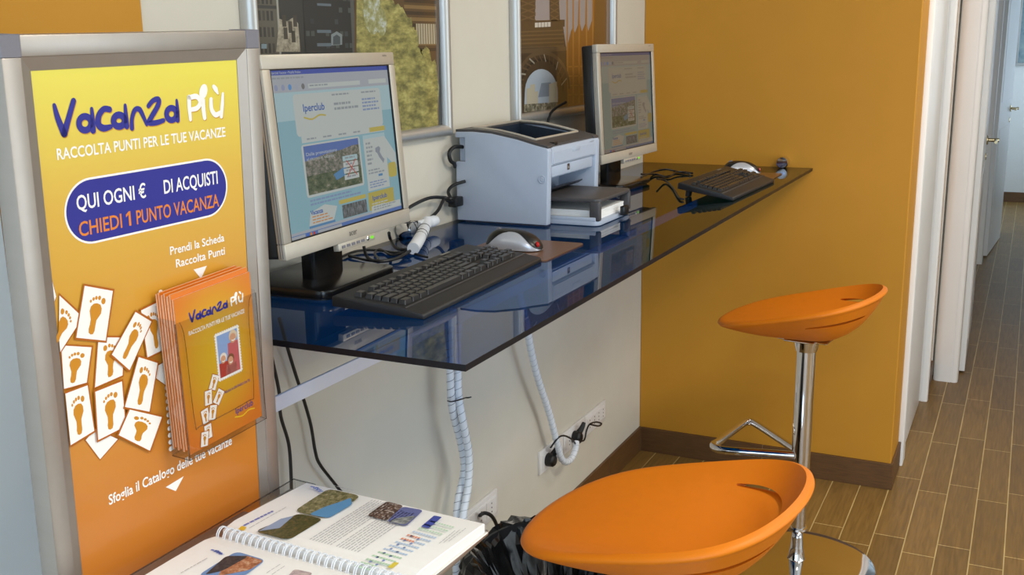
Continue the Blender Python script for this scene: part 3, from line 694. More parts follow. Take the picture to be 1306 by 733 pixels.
# ================================================================== MICE AND PADS
def mouse(label, loc, ang, s=1.0, red=True):
    t = thing('mouse', label, 'mouse', loc, (0, 0, ang), 'computer mice on the pads'); t.scale = (s, s, s)
    L, W, Hh = .122, .066, .04
    NI, NJ = 56, 72
    def lim(u_): return (.06 + .31*math.sin(PI*min(1, max(0, (u_-.1)/.88)))**1.3)*PI
    def surf(u_, th, off=0.):
        x = L*(u_-.5)
        wd = W/2*(max(0, 1-abs(2*u_-1)**3.2))**.5*(1-.12*math.sin(PI*u_)); hh = Hh*(max(0, 1-abs(2*(u_**.85)-1)**2.6))**.6*(1-.10*u_)
        c, q = math.cos(th), math.sin(th)
        return Vector((x, -(wd+off)*math.copysign(abs(c)**.8, c), .002 + (hh+off)*abs(q)**.75))
    body, top = MB(), MB()
    for mbk, m, sel in ((body, M_SILVERM, 0), (top, M_BLACK, 1)):
        b = bmesh.new()
        spans = [(0, 1)] if sel else [(0, 1), (2, 3)]
        for sp_ in spans:
            R_ = []
            n_ = 40 if sel else 16
            for i in range(NI+1):
                u_ = i/NI; l = lim(u_); e = (l, PI-l) if sel else ((0, l) if sp_[0] == 0 else (PI-l, PI))
                R_.append([b.verts.new(surf(u_, e[0]+(e[1]-e[0])*k/n_, .0008*sel)) for k in range(n_+1)])
            for i in range(NI):
                for k in range(n_): b.faces.new((R_[i][k], R_[i+1][k], R_[i+1][k+1], R_[i][k+1]))
        bmesh.ops.remove_doubles(b, verts=b.verts[:], dist=1e-5); bmesh.ops.recalc_face_normals(b, faces=b.faces[:]); mbk.merge(b, m)
    body.lathe([(0, 0), (.02, 0), (.02, .002), (0, .002)], M_BLACK, 20)
    body.build('body', t, sharp=60); top.build('top_shell', t, sharp=60)
    w_ = MB(); w_.lathe([(0, -.003), (.008, -.003), (.009, 0), (.008, .003), (0, .003)], M_GREYPL, 18, Matrix.Translation((-.034, 0, .0335)) @ Matrix.Rotation(PI/2, 4, 'X')); w_.build('scroll_wheel', t)
    if red:
        r_ = MB(); r_.lathe([(0, 0), (.005, .001), (.006, .003), (.004, .0055), (0, .0065)], mat('red_mouse_lens', (170, 24, 26), .15), 14, Matrix.Translation((.054, -.012, .014)) @ Matrix.Rotation(1.3, 4, 'Y')); r_.build('red_lens', t)
    return t
M_SILVERM = mat('bright_silver_plastic', (198, 200, 208), .28, .4, noise=.01, scale=60)
M_PAD = mat('copper_brown_mouse_pad', (120, 82, 48), .35, .3, noise=.2, scale=20, stretch=(3, 30, 1))
def pad(label, x0, x1, y0, y1, ang=0):
    cx, cy = (x0+x1)/2, (y0+y1)/2; a_, b_ = (x1-x0)/2, (y1-y0)/2; r = .012; P = []
    for sx, sy, q in ((1, 1, 0), (-1, 1, 1), (-1, -1, 2), (1, -1, 3)):
        for k in range(5): tt = (q+k/4)*PI/2; P.append((sx*(a_-r)+r*math.cos(tt), sy*(b_-r)+r*math.sin(tt)))
    mb = MB(); mb.prism(P, 0, .0025, M_PAD); o = mb.build('mouse_pad', loc=(cx, cy, HD)); o.rotation_euler = (0, 0, ang)
    return tag(o, label, 'mouse pad', 'mouse pads on the counter')
pad('coppery brown mouse pad under the near mouse, beside the printer tray', .23, .442, -1.886, -1.672)
mouse('near silver and black mouse lying between the keyboard and the printer', (.325, -1.792, HD+.0026), 0.02, 1.08)
p2 = at_z(948, 217, HD+.01)
pad('dark copper mouse pad under the far mouse by the orange wall', .40, .575, -.40, -.215)
mouse('far silver and black mouse behind the keyboard by the orange wall', (.445, -.265, HD+.0026), 0.25, 1.05)

# ================================================================== PRINTER
pr = thing('printer', 'pale grey laser printer with dark top and open paper tray on the glass counter', 'printer', (.018, -1.326, HD))
Mxz = Matrix(((1, 0, 0, 0), (0, 0, 1, 0), (0, 1, 0, 0), (0, 0, 0, 1)))      # profile (x, z) extruded along y
top = [(0, .2285), (.05, .2295), (.101, .226), (.171, .213), (.217, .201), (.254, .193)]
def topz(x):
    for (xa, za), (xb, zb) in zip(top, top[1:]):
        if xa <= x <= xb: return za + (zb-za)*(x-xa)/(xb-xa)
    return top[-1][1]
YL, YR, y0m, y1m = -.17, .172, -.146, .146
full = [(0, .004)] + top + [(.257, .186), (.252, .004)]
notch = [(0, .004), (0, .154), (.026, .154), (.026, .214), (0, .214)] + top + [(.257, .186), (.252, .004)]
b = MB(); b.prism(notch[::-1], YL, y0m, M_PRN, Mxz, .003, 3); b.prism(full[::-1], y1m, YR, M_PRN, Mxz, .004, 3)
mid = [(0, .004), (0, .2285), (.03, .2285), (.031, .15), (.19, .178), (.205, .1995), (.217, .201), (.254, .193), (.257, .186), (.255, .15), (.247, .142), (.244, .116), (.15, .112), (.14, .004)]
b.prism(mid[::-1], y0m, y1m, M_PRN, Mxz)
b.box(.02, .24, YL+.01, YR-.01, 0, .006, M_PRND); b.build('body', pr)
c = MB()
for ya, yb in ((YL+.003, y0m+.010), (y1m-.010, YR-.003)):
    c.prism([(x, z-.001) for x, z in top][::-1] + [(x, z+.006) for x, z in top], ya, yb, M_PRND, Mxz, .001, 1)
for xa, xb in ((.0, .034), (.206, .25)):
    c.prism([(xb, topz(xb)-.001), (xa, topz(xa)-.001), (xa, topz(xa)+.0058), (xb, topz(xb)+.0058)], y0m+.009, y1m-.009, M_PRND, Mxz)
c.box(.236, .25, y0m+.03, y0m+.05, .196, .204, M_BLACK, .001, 1); c.build('top_cover', pr)
rim = MB(); yy0, yy1 = y0m+.010, y1m-.010
loop = [(x, yy0, topz(x)+.0068) for x in (.034, .07, .11, .15, .19, .206)] + [(x, yy1, topz(x)+.0068) for x in (.206, .19, .15, .11, .07, .034)]
rim.tube(loop, .0034, M_SILVER, 8, False, True); rim.build('output_rim', pr)
pit = MB(); pit.prism([(.032, .152), (.189, .18), (.204, .199), (.204, .2), (.188, .182), (.033, .155)][::-1], yy0+.001, yy1-.001, M_PIT, Mxz)
for ya in (yy0, yy1-.002): pit.prism([(.034, .152), (.19, .179), (.205, .198), (.205, topz(.205)), (.034, topz(.034))][::-1], ya, ya+.002, M_PIT, Mxz)
pit.box(.032, .035, yy0, yy1, .152, .229, M_PIT)
for q in range(4): pit.box(.15, .19, yy0+.05+q*.035, yy0+.054+q*.035, .172+.002, .188, M_PIT, .001, 1)
pit.build('output_bin', pr)
f = MB(); f.box(.2545, .2575, y0m+.006, y1m-.02, .152, .183, M_PRN, .001, 1); f.box(.2535, .2585, -.02, .03, .172, .186, M_PRN, .002, 2)
f.box(.246, .2505, y0m+.012, y1m-.012, .119, .15, M_PRN, .002, 2); f.build('front_door', pr)
lg = Art(); lg.rrect(-.008, -.008, .008, .008, .002, mat('logo_plate', (80, 76, 74), .3, .4), 0); lg.text('hp', 0, -.0035, .0075, mat('logo_silver', (206, 204, 200), .3, .5), 1, align='C', weight=.02)
lg.build('front_logo', pr, basis(Vector((.2508, -.03, .135)), Vector((0, 1, 0)), Vector((0, 0, 1)), Vector((1, 0, 0))))
lg = Art(); lg.text('LaserJet 1020', 0, 0, .0035, mat('logo_grey'), 0); lg.build('model_lettering', pr, basis(Vector((.2578, .1, .186)), Vector((0, 1, 0)), Vector((0, 0, 1)), Vector((1, 0, 0))))
g = MB(); RB = Matrix.Translation((.24, YL, .118)) @ Matrix.Rotation(PI/2, 4, 'X')
g.lathe([(.010, -.001), (.0105, .001), (.0085, .0018), (.0075, .0006), (.006, .0006), (.005, .0016), (0, .0018)], M_PRN, 24, RB)
g.box(.2535, .2545, YL+.004, YL+.009, .108, .122, mat('amber_mark', (214, 150, 120), .4)); g.build('power_button', pr)
v = MB(); v.box(.143, .1445, y0m+.03, y1m-.03, .06, .108, M_PIT)
for i in range(9):
    for j in range(4): v.box(.1444, .1462, y0m+.05+i*.022, y0m+.058+i*.022, .064+j*.011, .07+j*.011, M_PRN)
v.prism([(.145, .055), (.215, .075), (.225, .082), (.225, .085), (.21, .080), (.145, .062)][::-1], y0m+.02, y1m-.02, M_PIT, Mxz); v.build('feed_opening', pr)
tr = MB(); P_ = []
for cx, cy, q in ((.368-.02, .115-.02, 0), (.13+.005, .115-.005, 1), (.13+.005, -.12+.005, 2), (.368-.02, -.12+.02, 3)):
    for k in range(6):
        rr = .02 if q in (0, 3) else .005; tt = (q+k/5)*PI/2; P_.append((cx+rr*math.cos(tt), cy+rr*math.sin(tt)))
tr.prism(P_, .001, .013, M_PRN, None, .002, 2); tr.box(.15, .36, -.12, -.112, .012, .022, M_PRN, .002, 2); tr.build('paper_tray', pr)
MB().box(.372, .385, .02, .055, .008, .032, M_BLACK, .003, 2).build('paper_stop', pr)
cv = MB(); P_ = []
for cx, cy, q in ((.371-.018, .112-.018, 0), (.165+.01, .112-.01, 1), (.165+.01, -.117+.01, 2), (.371-.018, -.117+.018, 3)):
    for k in range(6):
        rr = .018 if q in (0, 3) else .01; tt = (q+k/5)*PI/2; P_.append((cx+rr*math.cos(tt), cy+rr*math.sin(tt)))
cv.prism(P_, .058, .068, M_PRND, None, .003, 2)
cv.box(.342, .370, -.117, -.1, .012, .062, M_PRND, .005, 3); cv.box(.342, .370, .095, .112, .012, .062, M_PRND, .005, 3); cv.build('tray_cover', pr)
pa = MB()
for k in range(6): pa.box(.15, .356+.0006*(k % 2), -.098, .09+.0006*(k % 3), .0132+k*.0038, .0166+k*.0038, M_PAPER)
tag(pa.build('paper_stack', loc=(.018, -1.326, HD)), 'stack of white paper lying in the printer tray', 'paper', kind='stuff')

# ================================================================== BAR STOOLS
A_, B_, K_, Z0_, Z1_, Z2_, B2_ = .2329, .2621, .0409, .8452, .0573, .0006, .1717
def seat_mesh():
    NP = 120
    def rim(p): return Vector((A_*math.cos(p), B_*math.sin(p)*(1+K_*math.cos(p)+B2_*math.cos(2*p)), Z0_+Z1_*math.cos(p)+Z2_*math.cos(2*p)))
    CT = Vector((.02, 0, .795)); CB = Vector((.03, 0, .748))
    def slot_h(p):
        q = abs((p+PI) % (2*PI)-PI)               # angle from the back
        c, wd = .70, .52
        x = (q-c)/wd
        return (.024)*math.sqrt(1-x*x) if abs(x) < 1 else 0.
    base = [0, .12, .25, .38, .5, .62, .71, 'a', 'b', .86, .90, .94, .97, 1.0]
    def srow(s, p):
        if s == 'a': return .80-slot_h(p)
        if s == 'b': return .80+slot_h(p)+.004
        if s in (.62, .71): return s-slot_h(p)*(.8 if s > .63 else .4)
        if s in (.86, .90): return s+slot_h(p)*(.5 if s < .88 else .2)
        return s
    def topp(s, p):
        r = rim(p)*1.0; back = .5+.5*math.cos(p); ex = 2.2+1.6*back
        f = s**ex; inn = Vector((r.x, r.y, 0))*(1-.035/.45*0)
        xy = Vector((CT.x, 0, 0))*(1-s) + Vector((r.x*.955, r.y*.955, 0))*s
        return Vector((xy.x, xy.y, CT.z + (r.z-.001-CT.z)*f))
    def botp(s, p):
        r = rim(p); back = .5+.5*math.cos(p)
        xy = Vector((CB.x, 0, 0))*(1-s**.8) + Vector((r.x*.985, r.y*.985, 0))*s**.8
        f = s**(2.6 - .5*(1-back))
        return Vector((xy.x, xy.y, CB.z + (r.z-.018-CB.z)*f))
    b = bmesh.new(); T, U = [], []
    for fn, out in ((topp, T), (botp, U)):
        for s in base:
            if s == 0: out.append([b.verts.new(fn(0, 0))]); continue
            if fn is botp and s != 1.0:
                out.append([b.verts.new(fn(srow(s, 2*PI*k/NP)**.62, 2*PI*k/NP)) for k in range(NP)]); continue
            out.append([b.verts.new(fn(srow(s, 2*PI*k/NP), 2*PI*k/NP)) for k in range(NP)])
    # rounded lip
    lip = []
    for tt in (.2, .4, .6, .8):
        row = []
        for k in range(NP):
            p = 2*PI*k/NP; t0 = topp(1, p); u0 = botp(1, p); r = rim(p); out_ = Vector((r.x, r.y, 0)).normalized()
            q = t0.lerp(u0, tt) + out_*.010*math.sin(PI*tt) + Vector((0, 0, .003*math.sin(PI*tt)*(1-tt)))
            row.append(b.verts.new(q))
        lip.append(row)
    rings = T[1:] + lip + U[1:][::-1]
    ia = base.index('a'); na = len(T)-1
    slot_top = ia-1; slot_bot = na + len(lip) + (len(base)-1-ia-1)
    inslot = [slot_h(2*PI*k/NP) > 0 and slot_h(2*PI*((k+1) % NP)/NP) > 0 for k in range(NP)]
    for i in range(len(rings)-1):
        for k in range(NP):
            if i in (slot_top, slot_bot) and inslot[k]: continue
            k2 = (k+1) % NP; b.faces.new((rings[i][k], rings[i][k2], rings[i+1][k2], rings[i+1][k]))
    for k in range(NP):
        b.faces.new((T[0][0], T[1][k], T[1][(k+1) % NP])); b.faces.new((U[0][0], U[1][(k+1) % NP], U[1][k]))
    ib = ia+1
    for k in range(NP):
        if inslot[k]:
            k2 = (k+1) % NP
            b.faces.new((T[ia][k], T[ia][k2], U[ia][k2], U[ia][k])); b.faces.new((T[ib][k2], T[ib][k], U[ib][k], U[ib][k2]))
            if not inslot[k-1]: b.faces.new((T[ia][k], U[ia][k], U[ib][k], T[ib][k]))
            if not inslot[k2]: b.faces.new((T[ia][k2], T[ib][k2], U[ib][k2], U[ia][k2]))
    bmesh.ops.recalc_face_normals(b, faces=b.faces[:])
    mb = MB(); mb.merge(b, M_SEAT); return mb
def make_stool(label, x, y, rot):
    t = thing('bar_stool', label, 'stool', (x, y, 0), (0, 0, rot), 'orange bar stools at the glass counter')
    seat_mesh().build('seat', t, sharp=50)
    cx = .022
    pl = MB(); pl.box(cx-.075, cx+.075, -.05, .05, .738, .744, M_CHROME, .002, 1).box(cx-.045, cx+.045, -.08, .08, .742, .748, M_CHROME, .002, 1)
    pl.lathe([(0, .70), (.032, .70), (.036, .715), (.04, .738), (0, .738)], M_CHROME, 32, Matrix.Translation((cx, 0, 0))); pl.build('seat_plate', t)
    T = Matrix.Translation((cx, 0, 0))
    c = MB(); c.lathe([(0, .705), (.0285, .705), (.0285, .30), (.026, .297), (0, .297)], M_CHROME, 36, T)
    c.build('outer_column', t)
    c = MB(); c.lathe([(0, .30), (.0235, .30), (.0235, .13), (.03, .128), (.031, .122), (.024, .118), (.0175, .108), (.0175, .095), (.02, .06), (.025, .025), (.03, .018), (0, .018)], M_CHROME, 36, T); c.build('inner_column', t)
    fr = MB(); fr.tube([(.008, -.02, .368), (-.09, -.042, .363), (-.19, -.066, .358), (-.232, -.062, .356), (-.25, -.036, .355), (-.246, 0, .356), (-.238, .175, .36), (-.229, .21, .36), (-.2, .202, .36), (-.09, .106, .363), (.008, .016, .367)], .0125, M_CHROME, 14)
    fr.build('footrest', t)
    d = MB(); d.lathe([(0, .022), (.05, .021), (.12, .018), (.19, .0135), (.225, .009), (.238, .005), (.24, .002), (.24, 0), (0, 0)], M_CHROME, 72, T); d.build('base', t)
    return t
make_stool('orange scoop seat bar stool on a chrome column, standing by the orange wall', .7496, -.715, -.1317)
make_stool('nearer orange scoop seat bar stool, in the foreground beside the spiral bound catalogue', .8188, -2.2336, -.0814)

# ================================================================== SIGN STAND
so, sth, sln, srl = Vector((.3117, -2.98947, 1.58264)), .03941, -.04289, .01957
e0 = Vector((math.sin(sth), math.cos(sth), 0)); n0 = Vector((math.cos(sth), -math.sin(sth), 0))
u0 = Vector((0, 0, 1))*math.cos(sln) - n0*math.sin(sln)
SE = e0*math.cos(srl) + u0*math.sin(srl); SU = u0*math.cos(srl) - e0*math.sin(srl); SN = SE.cross(SU)
if SN.x < 0: SN = -SN
SM = basis(so, SE, SU, SN)
def ab(u, v, d=0.):
    p = hit(u, v, so + SN*d, SN) - so
    return (p.dot(SE), p.dot(SU))
PW, PH = .33, 1.0
sign = thing('sign_stand', 'tall silver framed display stand with a yellow and orange points poster', 'sign', so)
sign.matrix_world = SM
mb = MB(); fw = .0396
for (x0, x1, y0, y1) in ((-fw, -.0145, -PH-fw+.026, .0155), (PW+.0145, PW+fw, -PH-fw+.026, .0155), (-.0145, PW+.0145, .0155, .0395), (-.0145, PW+.0145, -PH-fw+.002, -PH-.0155)):
    mb.box(x0, x1, y0, y1, -.024, .007, M_ALU, .0015, 2)
def bevel_strip(p):
    bm_ = bmesh.new(); vs = [bm_.verts.new(q) for q in p]; bm_.faces.new(vs); mb.merge(bm_, M_ALU)
h1, h0, o1 = .0055, .0008, .0145
bevel_strip([(0, 0, h0), (PW, 0, h0), (PW+o1, o1+.001, h1), (-o1, o1+.001, h1)]); bevel_strip([(0, -PH, h0), (-o1, -PH-o1-.001, h1), (PW+o1, -PH-o1-.001, h1), (PW, -PH, h0)])
bevel_strip([(0, 0, h0), (-o1, o1+.001, h1), (-o1, -PH-o1, h1), (0, -PH, h0)]); bevel_strip([(PW, 0, h0), (PW, -PH, h0), (PW+o1, -PH-o1, h1), (PW+o1, o1+.001, h1)])
mb.box(0, PW, -PH, 0, -.02, -.004, M_ALU); mb.build('frame', sign)
for x0, x1 in ((-fw-.0008, -.0140), (PW+.0140, PW+fw+.0008)):
    for y0, y1 in ((.0150, .0404), (-PH-fw-.0008, -PH-.014)): MB().box(x0, x1, y0, y1, -.025, .0078, M_GREYPL, .001, 1).build('corner_piece', sign)
# two uprights and a foot plate on the floor (below the picture)
zb = so.z/SU.z
st = MB(); st.box(-fw+.003, -.017, -zb+.06, -PH-fw, -.022, .004, M_ALU, .002, 1).box(PW+.017, PW+fw-.003, -zb+.06, -PH-fw, -.022, .004, M_ALU, .002, 1); st.build('upright', sign)
fo = MB(); pf = so - SU*(zb); MI = SM.inverted()
fo.box(pf.x-.14, pf.x+.17, pf.y-.06, pf.y+PW+.04, 0, .012, M_GREYPL, .004, 2)
for q in (-.028, PW+.028):
    w0 = so + SE*q - SU*(zb-.055); fo.box(w0.x-.014, w0.x+.012, w0.y-.012, w0.y+.012, .01, w0.z+.02, M_ALU, .001, 1)
fo.bm.transform(MI); fo.build('foot_plate', sign)
# poster
po = Art()
M_POST = grad_mat('poster_gradient', [(0, (196, 112, 36)), (.25, (202, 124, 38)), (.52, (208, 144, 44)), (.78, (216, 172, 54)), (.93, (224, 202, 64)), (1, (228, 214, 70))], 1, -.7, 0)
po.rect(0, -PH, PW, 0, M_POST, 0)
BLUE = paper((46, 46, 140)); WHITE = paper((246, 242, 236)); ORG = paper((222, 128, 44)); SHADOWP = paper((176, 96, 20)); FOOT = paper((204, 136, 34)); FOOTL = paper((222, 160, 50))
def logo_shapes():
    C8 = lambda x, y: ab(60+x*.18377, 95+y*.18377)
    S = []
    q = .00345/ 17
    def w(px): return px*.000236
    def ring(cx, cy, rx, ry, wd): S.append(('b', [C8(cx+rx*math.cos(t), cy+ry*math.sin(t)) for t in [2*PI*k/12 for k in range(12)]], w(wd), True))
    def st(c, pts, wd): S.append((c, [C8(*p) for p in pts], [w(x) for x in wd] if isinstance(wd, (list, tuple)) else w(wd), False))
    st('b', [(48, 212), (72, 300), (116, 408)], [20, 32, 38]); st('b', [(118, 408), (146, 310), (182, 182)], [38, 32, 30])
    ring(262, 338, 42, 48, 34); st('b', [(308, 236), (314, 310), (318, 388)], [18, 28, 34])
    st('b', [(432, 242), (392, 240), (358, 285), (355, 345), (390, 372), (440, 362)], [32, 32, 34, 38, 36, 26])
    ring(498, 320, 38, 40, 36); st('b', [(540, 212), (546, 290), (552, 358)], [18, 28, 34])
    st('b', [(588, 372), (588, 305), (608, 246), (640, 242), (666, 290), (690, 346)], [28, 26, 28, 30, 26, 20])
    st('b', [(702, 218), (735, 180), (772, 172), (768, 215), (722, 296), (706, 334), (755, 334), (806, 318)], [26, 28, 30, 32, 32, 30, 30, 26])
    ring(862, 274, 34, 42, 34); st('b', [(898, 178), (904, 250), (905, 316)], [16, 26, 30])
    st('w', [(984, 158), (986, 230), (994, 312)], [30, 28, 22]); st('w', [(984, 162), (1035, 152), (1062, 190), (1040, 232), (992, 244)], [28, 30, 30, 28, 24])
    st('w', [(1082, 178), (1084, 240), (1092, 300)], [28, 32, 28]); S.append(('e', C8(1083, 118), (w(30), w(44)), .45))
    st('w', [(1136, 172), (1140, 240), (1168, 280), (1204, 262)], [26, 30, 30, 26]); st('w', [(1218, 132), (1214, 210), (1208, 290)], [18, 28, 26]); st('w', [(1155, 84), (1170, 104), (1184, 132)], [26, 32, 12])
    return S
LOGO = logo_shapes()
def draw_logo(a, fn, sc, layer, blue, white, shadow=None):
    for c, P, wd, x in LOGO:
        col = blue if c == 'b' else white
        if c == 'e':
            ctr = fn(P); a.ell(ctr[0], ctr[1], wd[0]*sc, wd[1]*sc, white, layer, -x, 20); continue
        ww = [v*sc for v in wd] if isinstance(wd, list) else wd*sc
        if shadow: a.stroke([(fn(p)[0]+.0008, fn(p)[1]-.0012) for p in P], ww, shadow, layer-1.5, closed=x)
        a.stroke([fn(p) for p in P], ww, col, layer, closed=x)
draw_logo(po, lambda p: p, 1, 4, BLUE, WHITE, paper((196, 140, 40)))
po.text('RACCOLTA PUNTI PER LE TUE VACANZE', .0239, -.1025, .0135, WHITE, 3, width=.2765, weight=.018)
def pill(a, x0, y0, x1, y1, m, l): a.rrect(x0, y0, x1, y1, (y1-y0)/2-.0001, m, l, 12)
pill(po, .0262, -.2096, .2985, -.1288, WHITE, 2); pill(po, .0288, -.207, .2959, -.1314, BLUE, 3)
x0, y0 = ab(101, 264)
po.text('QUI OGNI €', .0445, -.1655, .0185, WHITE, 4, width=.107, weight=.014); po.text('DI ACQUISTI', .182, -.1655, .0185, WHITE, 4, width=.098, weight=.014)
po.text('CHIEDI', .0445, -.1975, .0185, ORG, 4, width=.065, weight=.012); po.text('PUNTO VACANZA', .133, -.1975, .0185, ORG, 4, width=.147, weight=.012)
po.poly([(.1205, -.1975), (.124, -.1975), (.124, -.179), (.1212, -.179), (.1165, -.1825), (.1165, -.186), (.1205, -.1832)], ORG, 4)
po.text('Prendi la Scheda', .1848, -.2482, .0115, WHITE, 3, width=.1014, weight=.018); po.text('Raccolta Punti', .1935, -.2672, .0115, WHITE, 3, width=.0925, weight=.018)
po.poly([(.2245, -.2765), (.2495, -.2765), (.237, -.2925)], WHITE, 3)
po.text('Sfoglia il Catalogo delle tue vacanze', .0508, -.5538, .0145, WHITE, 3, width=.2267, weight=.018)
po.poly([ab(211, 621), ab(234, 607), ab(224, 626)], WHITE, 3)
c8 = lambda x, y: ab(60+x*.38217, 340+y*.38217)
cards = [((8, 50), (30, 100), (8, 120), (2, 70), None), ((128, 578), (160, 540), (235, 575), (176, 642), None), ((368, 330), (420, 300), (430, 420), (358, 368), None),
         ((170, 235), (256, 236), (250, 362), (158, 402), 0), ((45, 262), (146, 268), (130, 386), (40, 412), 1), ((38, 95), (116, 168), (40, 284), (-6, 250), 0),
         ((122, 63), (216, 80), (192, 246), (94, 236), 1), ((310, 145), (380, 110), (392, 272), (331, 302), 0), ((291, 150), (344, 182), (271, 344), (212, 292), 0), ((156, 416), (245, 381), (257, 531), (166, 577), 1), ((50, 424), (130, 394), (152, 546), (66, 597), 1),
         ((300, 300), (363, 320), (336, 482), (254, 466), 0), ((270, 475), (377, 500), (337, 612), (233, 560), 2)]
def foot(a, P, m, m2, l, flip):
    """sole and five toes inside the card quad P = TL, TR, BR, BL"""
    def q(s, t):
        if flip == 1: s = 1-s
        x = (P[0][0]*(1-s)+P[1][0]*s)*(1-t) + (P[3][0]*(1-s)+P[2][0]*s)*t; y = (P[0][1]*(1-s)+P[1][1]*s)*(1-t) + (P[3][1]*(1-s)+P[2][1]*s)*t
        return (x, y)
    sole = [(.30, .38), (.36, .31), (.48, .29), (.60, .31), (.68, .37), (.70, .46), (.66, .54), (.62, .62), (.62, .72), (.64, .80), (.62, .88), (.55, .91), (.47, .90), (.43, .83), (.43, .72), (.42, .62), (.36, .55), (.30, .48)]
    a.poly([q(*s) for s in sole], m, l)
    for s, t, r in ((.28, .23, .075), (.43, .18, .052), (.54, .19, .046), (.63, .22, .042), (.71, .27, .036)):
        a.poly([q(s+r*math.cos(k/12*2*PI), t+r*.85*math.sin(k/12*2*PI)) for k in range(12)], m, l)
for i, cq in enumerate(cards):
    P = [c8(*p) for p in cq[:4]]; cxx = sum(p[0] for p in P)/4; cyy = sum(p[1] for p in P)/4
    P = [(max(p[0], .0005), p[1]) for p in P]; l = 2+i*2.2
    big = [(max(cxx+(p[0]-cxx)*1.1, .0004), cyy+(p[1]-cyy)*1.08) for p in P]
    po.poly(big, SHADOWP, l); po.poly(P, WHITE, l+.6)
    if cq[4] is not None: foot(po, [c8(*p) for p in cq[:4]], FOOT, FOOTL, l+1.2, cq[4] == 1 and 1 or 0)
for k in range(24):
    p0 = ab(203 + 13*k/23, 372 + 199*k/23); po.ell(p0[0]-.001, p0[1], .0036, .0036, WHITE, 32, n=12)
pz = ab(204, 372); pz2 = ab(217, 573); po.poly([(pz[0], pz[1]), (pz[0]+.006, pz[1]), (pz2[0]+.006, pz2[1]), (pz2[0], pz2[1])], WHITE, 31)
po.build('poster', sign)
# clear brochure holder (fixed to the poster) and the brochures in it
HR = Matrix.Translation((.1615, -.5185, 0)) @ Matrix.Rotation(.047, 4, 'Z')
BW, BH = .1445, .2215
ho = MB()
ho.box(-.004, BW+.006, -.006, BH-.012, .0045, .0058, M_ACR, 0, 1, HR); ho.box(-.004, BW+.006, -.006, BH-.032, .0365, .038, M_ACR, 0, 1, HR)
ho.box(-.004, -.0026, -.006, BH-.028, .0055, .037, M_ACR, 0, 1, HR); ho.box(BW+.0046, BW+.006, -.006, BH-.028, .0055, .037, M_ACR, 0, 1, HR); ho.box(-.004, BW+.006, -.006, -.0045, .0045, .038, M_ACR, 0, 1, HR)
M_ACE = glassy('acrylic_edge', (.62, .62, .62), 1.7, rough=.15)
for pts in ([(-.004, BH-.032, .038), (-.004, -.006, .038), (BW+.006, -.006, .038), (BW+.006, BH-.032, .038)], [(-.004, -.006, .0055), (-.004, -.006, .038)], [(BW+.006, -.006, .0055), (BW+.006, -.006, .038)]):
    ho.tube(pts, .0008, M_ACE, 6, False, M=HR)
ho.tube([(.004, BH-.032, .038), (.01, BH-.06, .038), (.012, .045, .038), (.025, .035, .038), (BW-.03, .035, .038), (BW-.015, .047, .038), (BW-.012, BH-.06, .038), (BW-.004, BH-.032, .038)], .0005, M_ACE, 6, True, M=HR)
ho.build('brochure_holder', sign)
M_BRO = mat('orange_brochure_cover', (222, 120, 30), .4, coat=.2, noise=.02, scale=30)
M_BROE = mat('brochure_page_edges', (226, 176, 140), .6, noise=.1, scale=300)
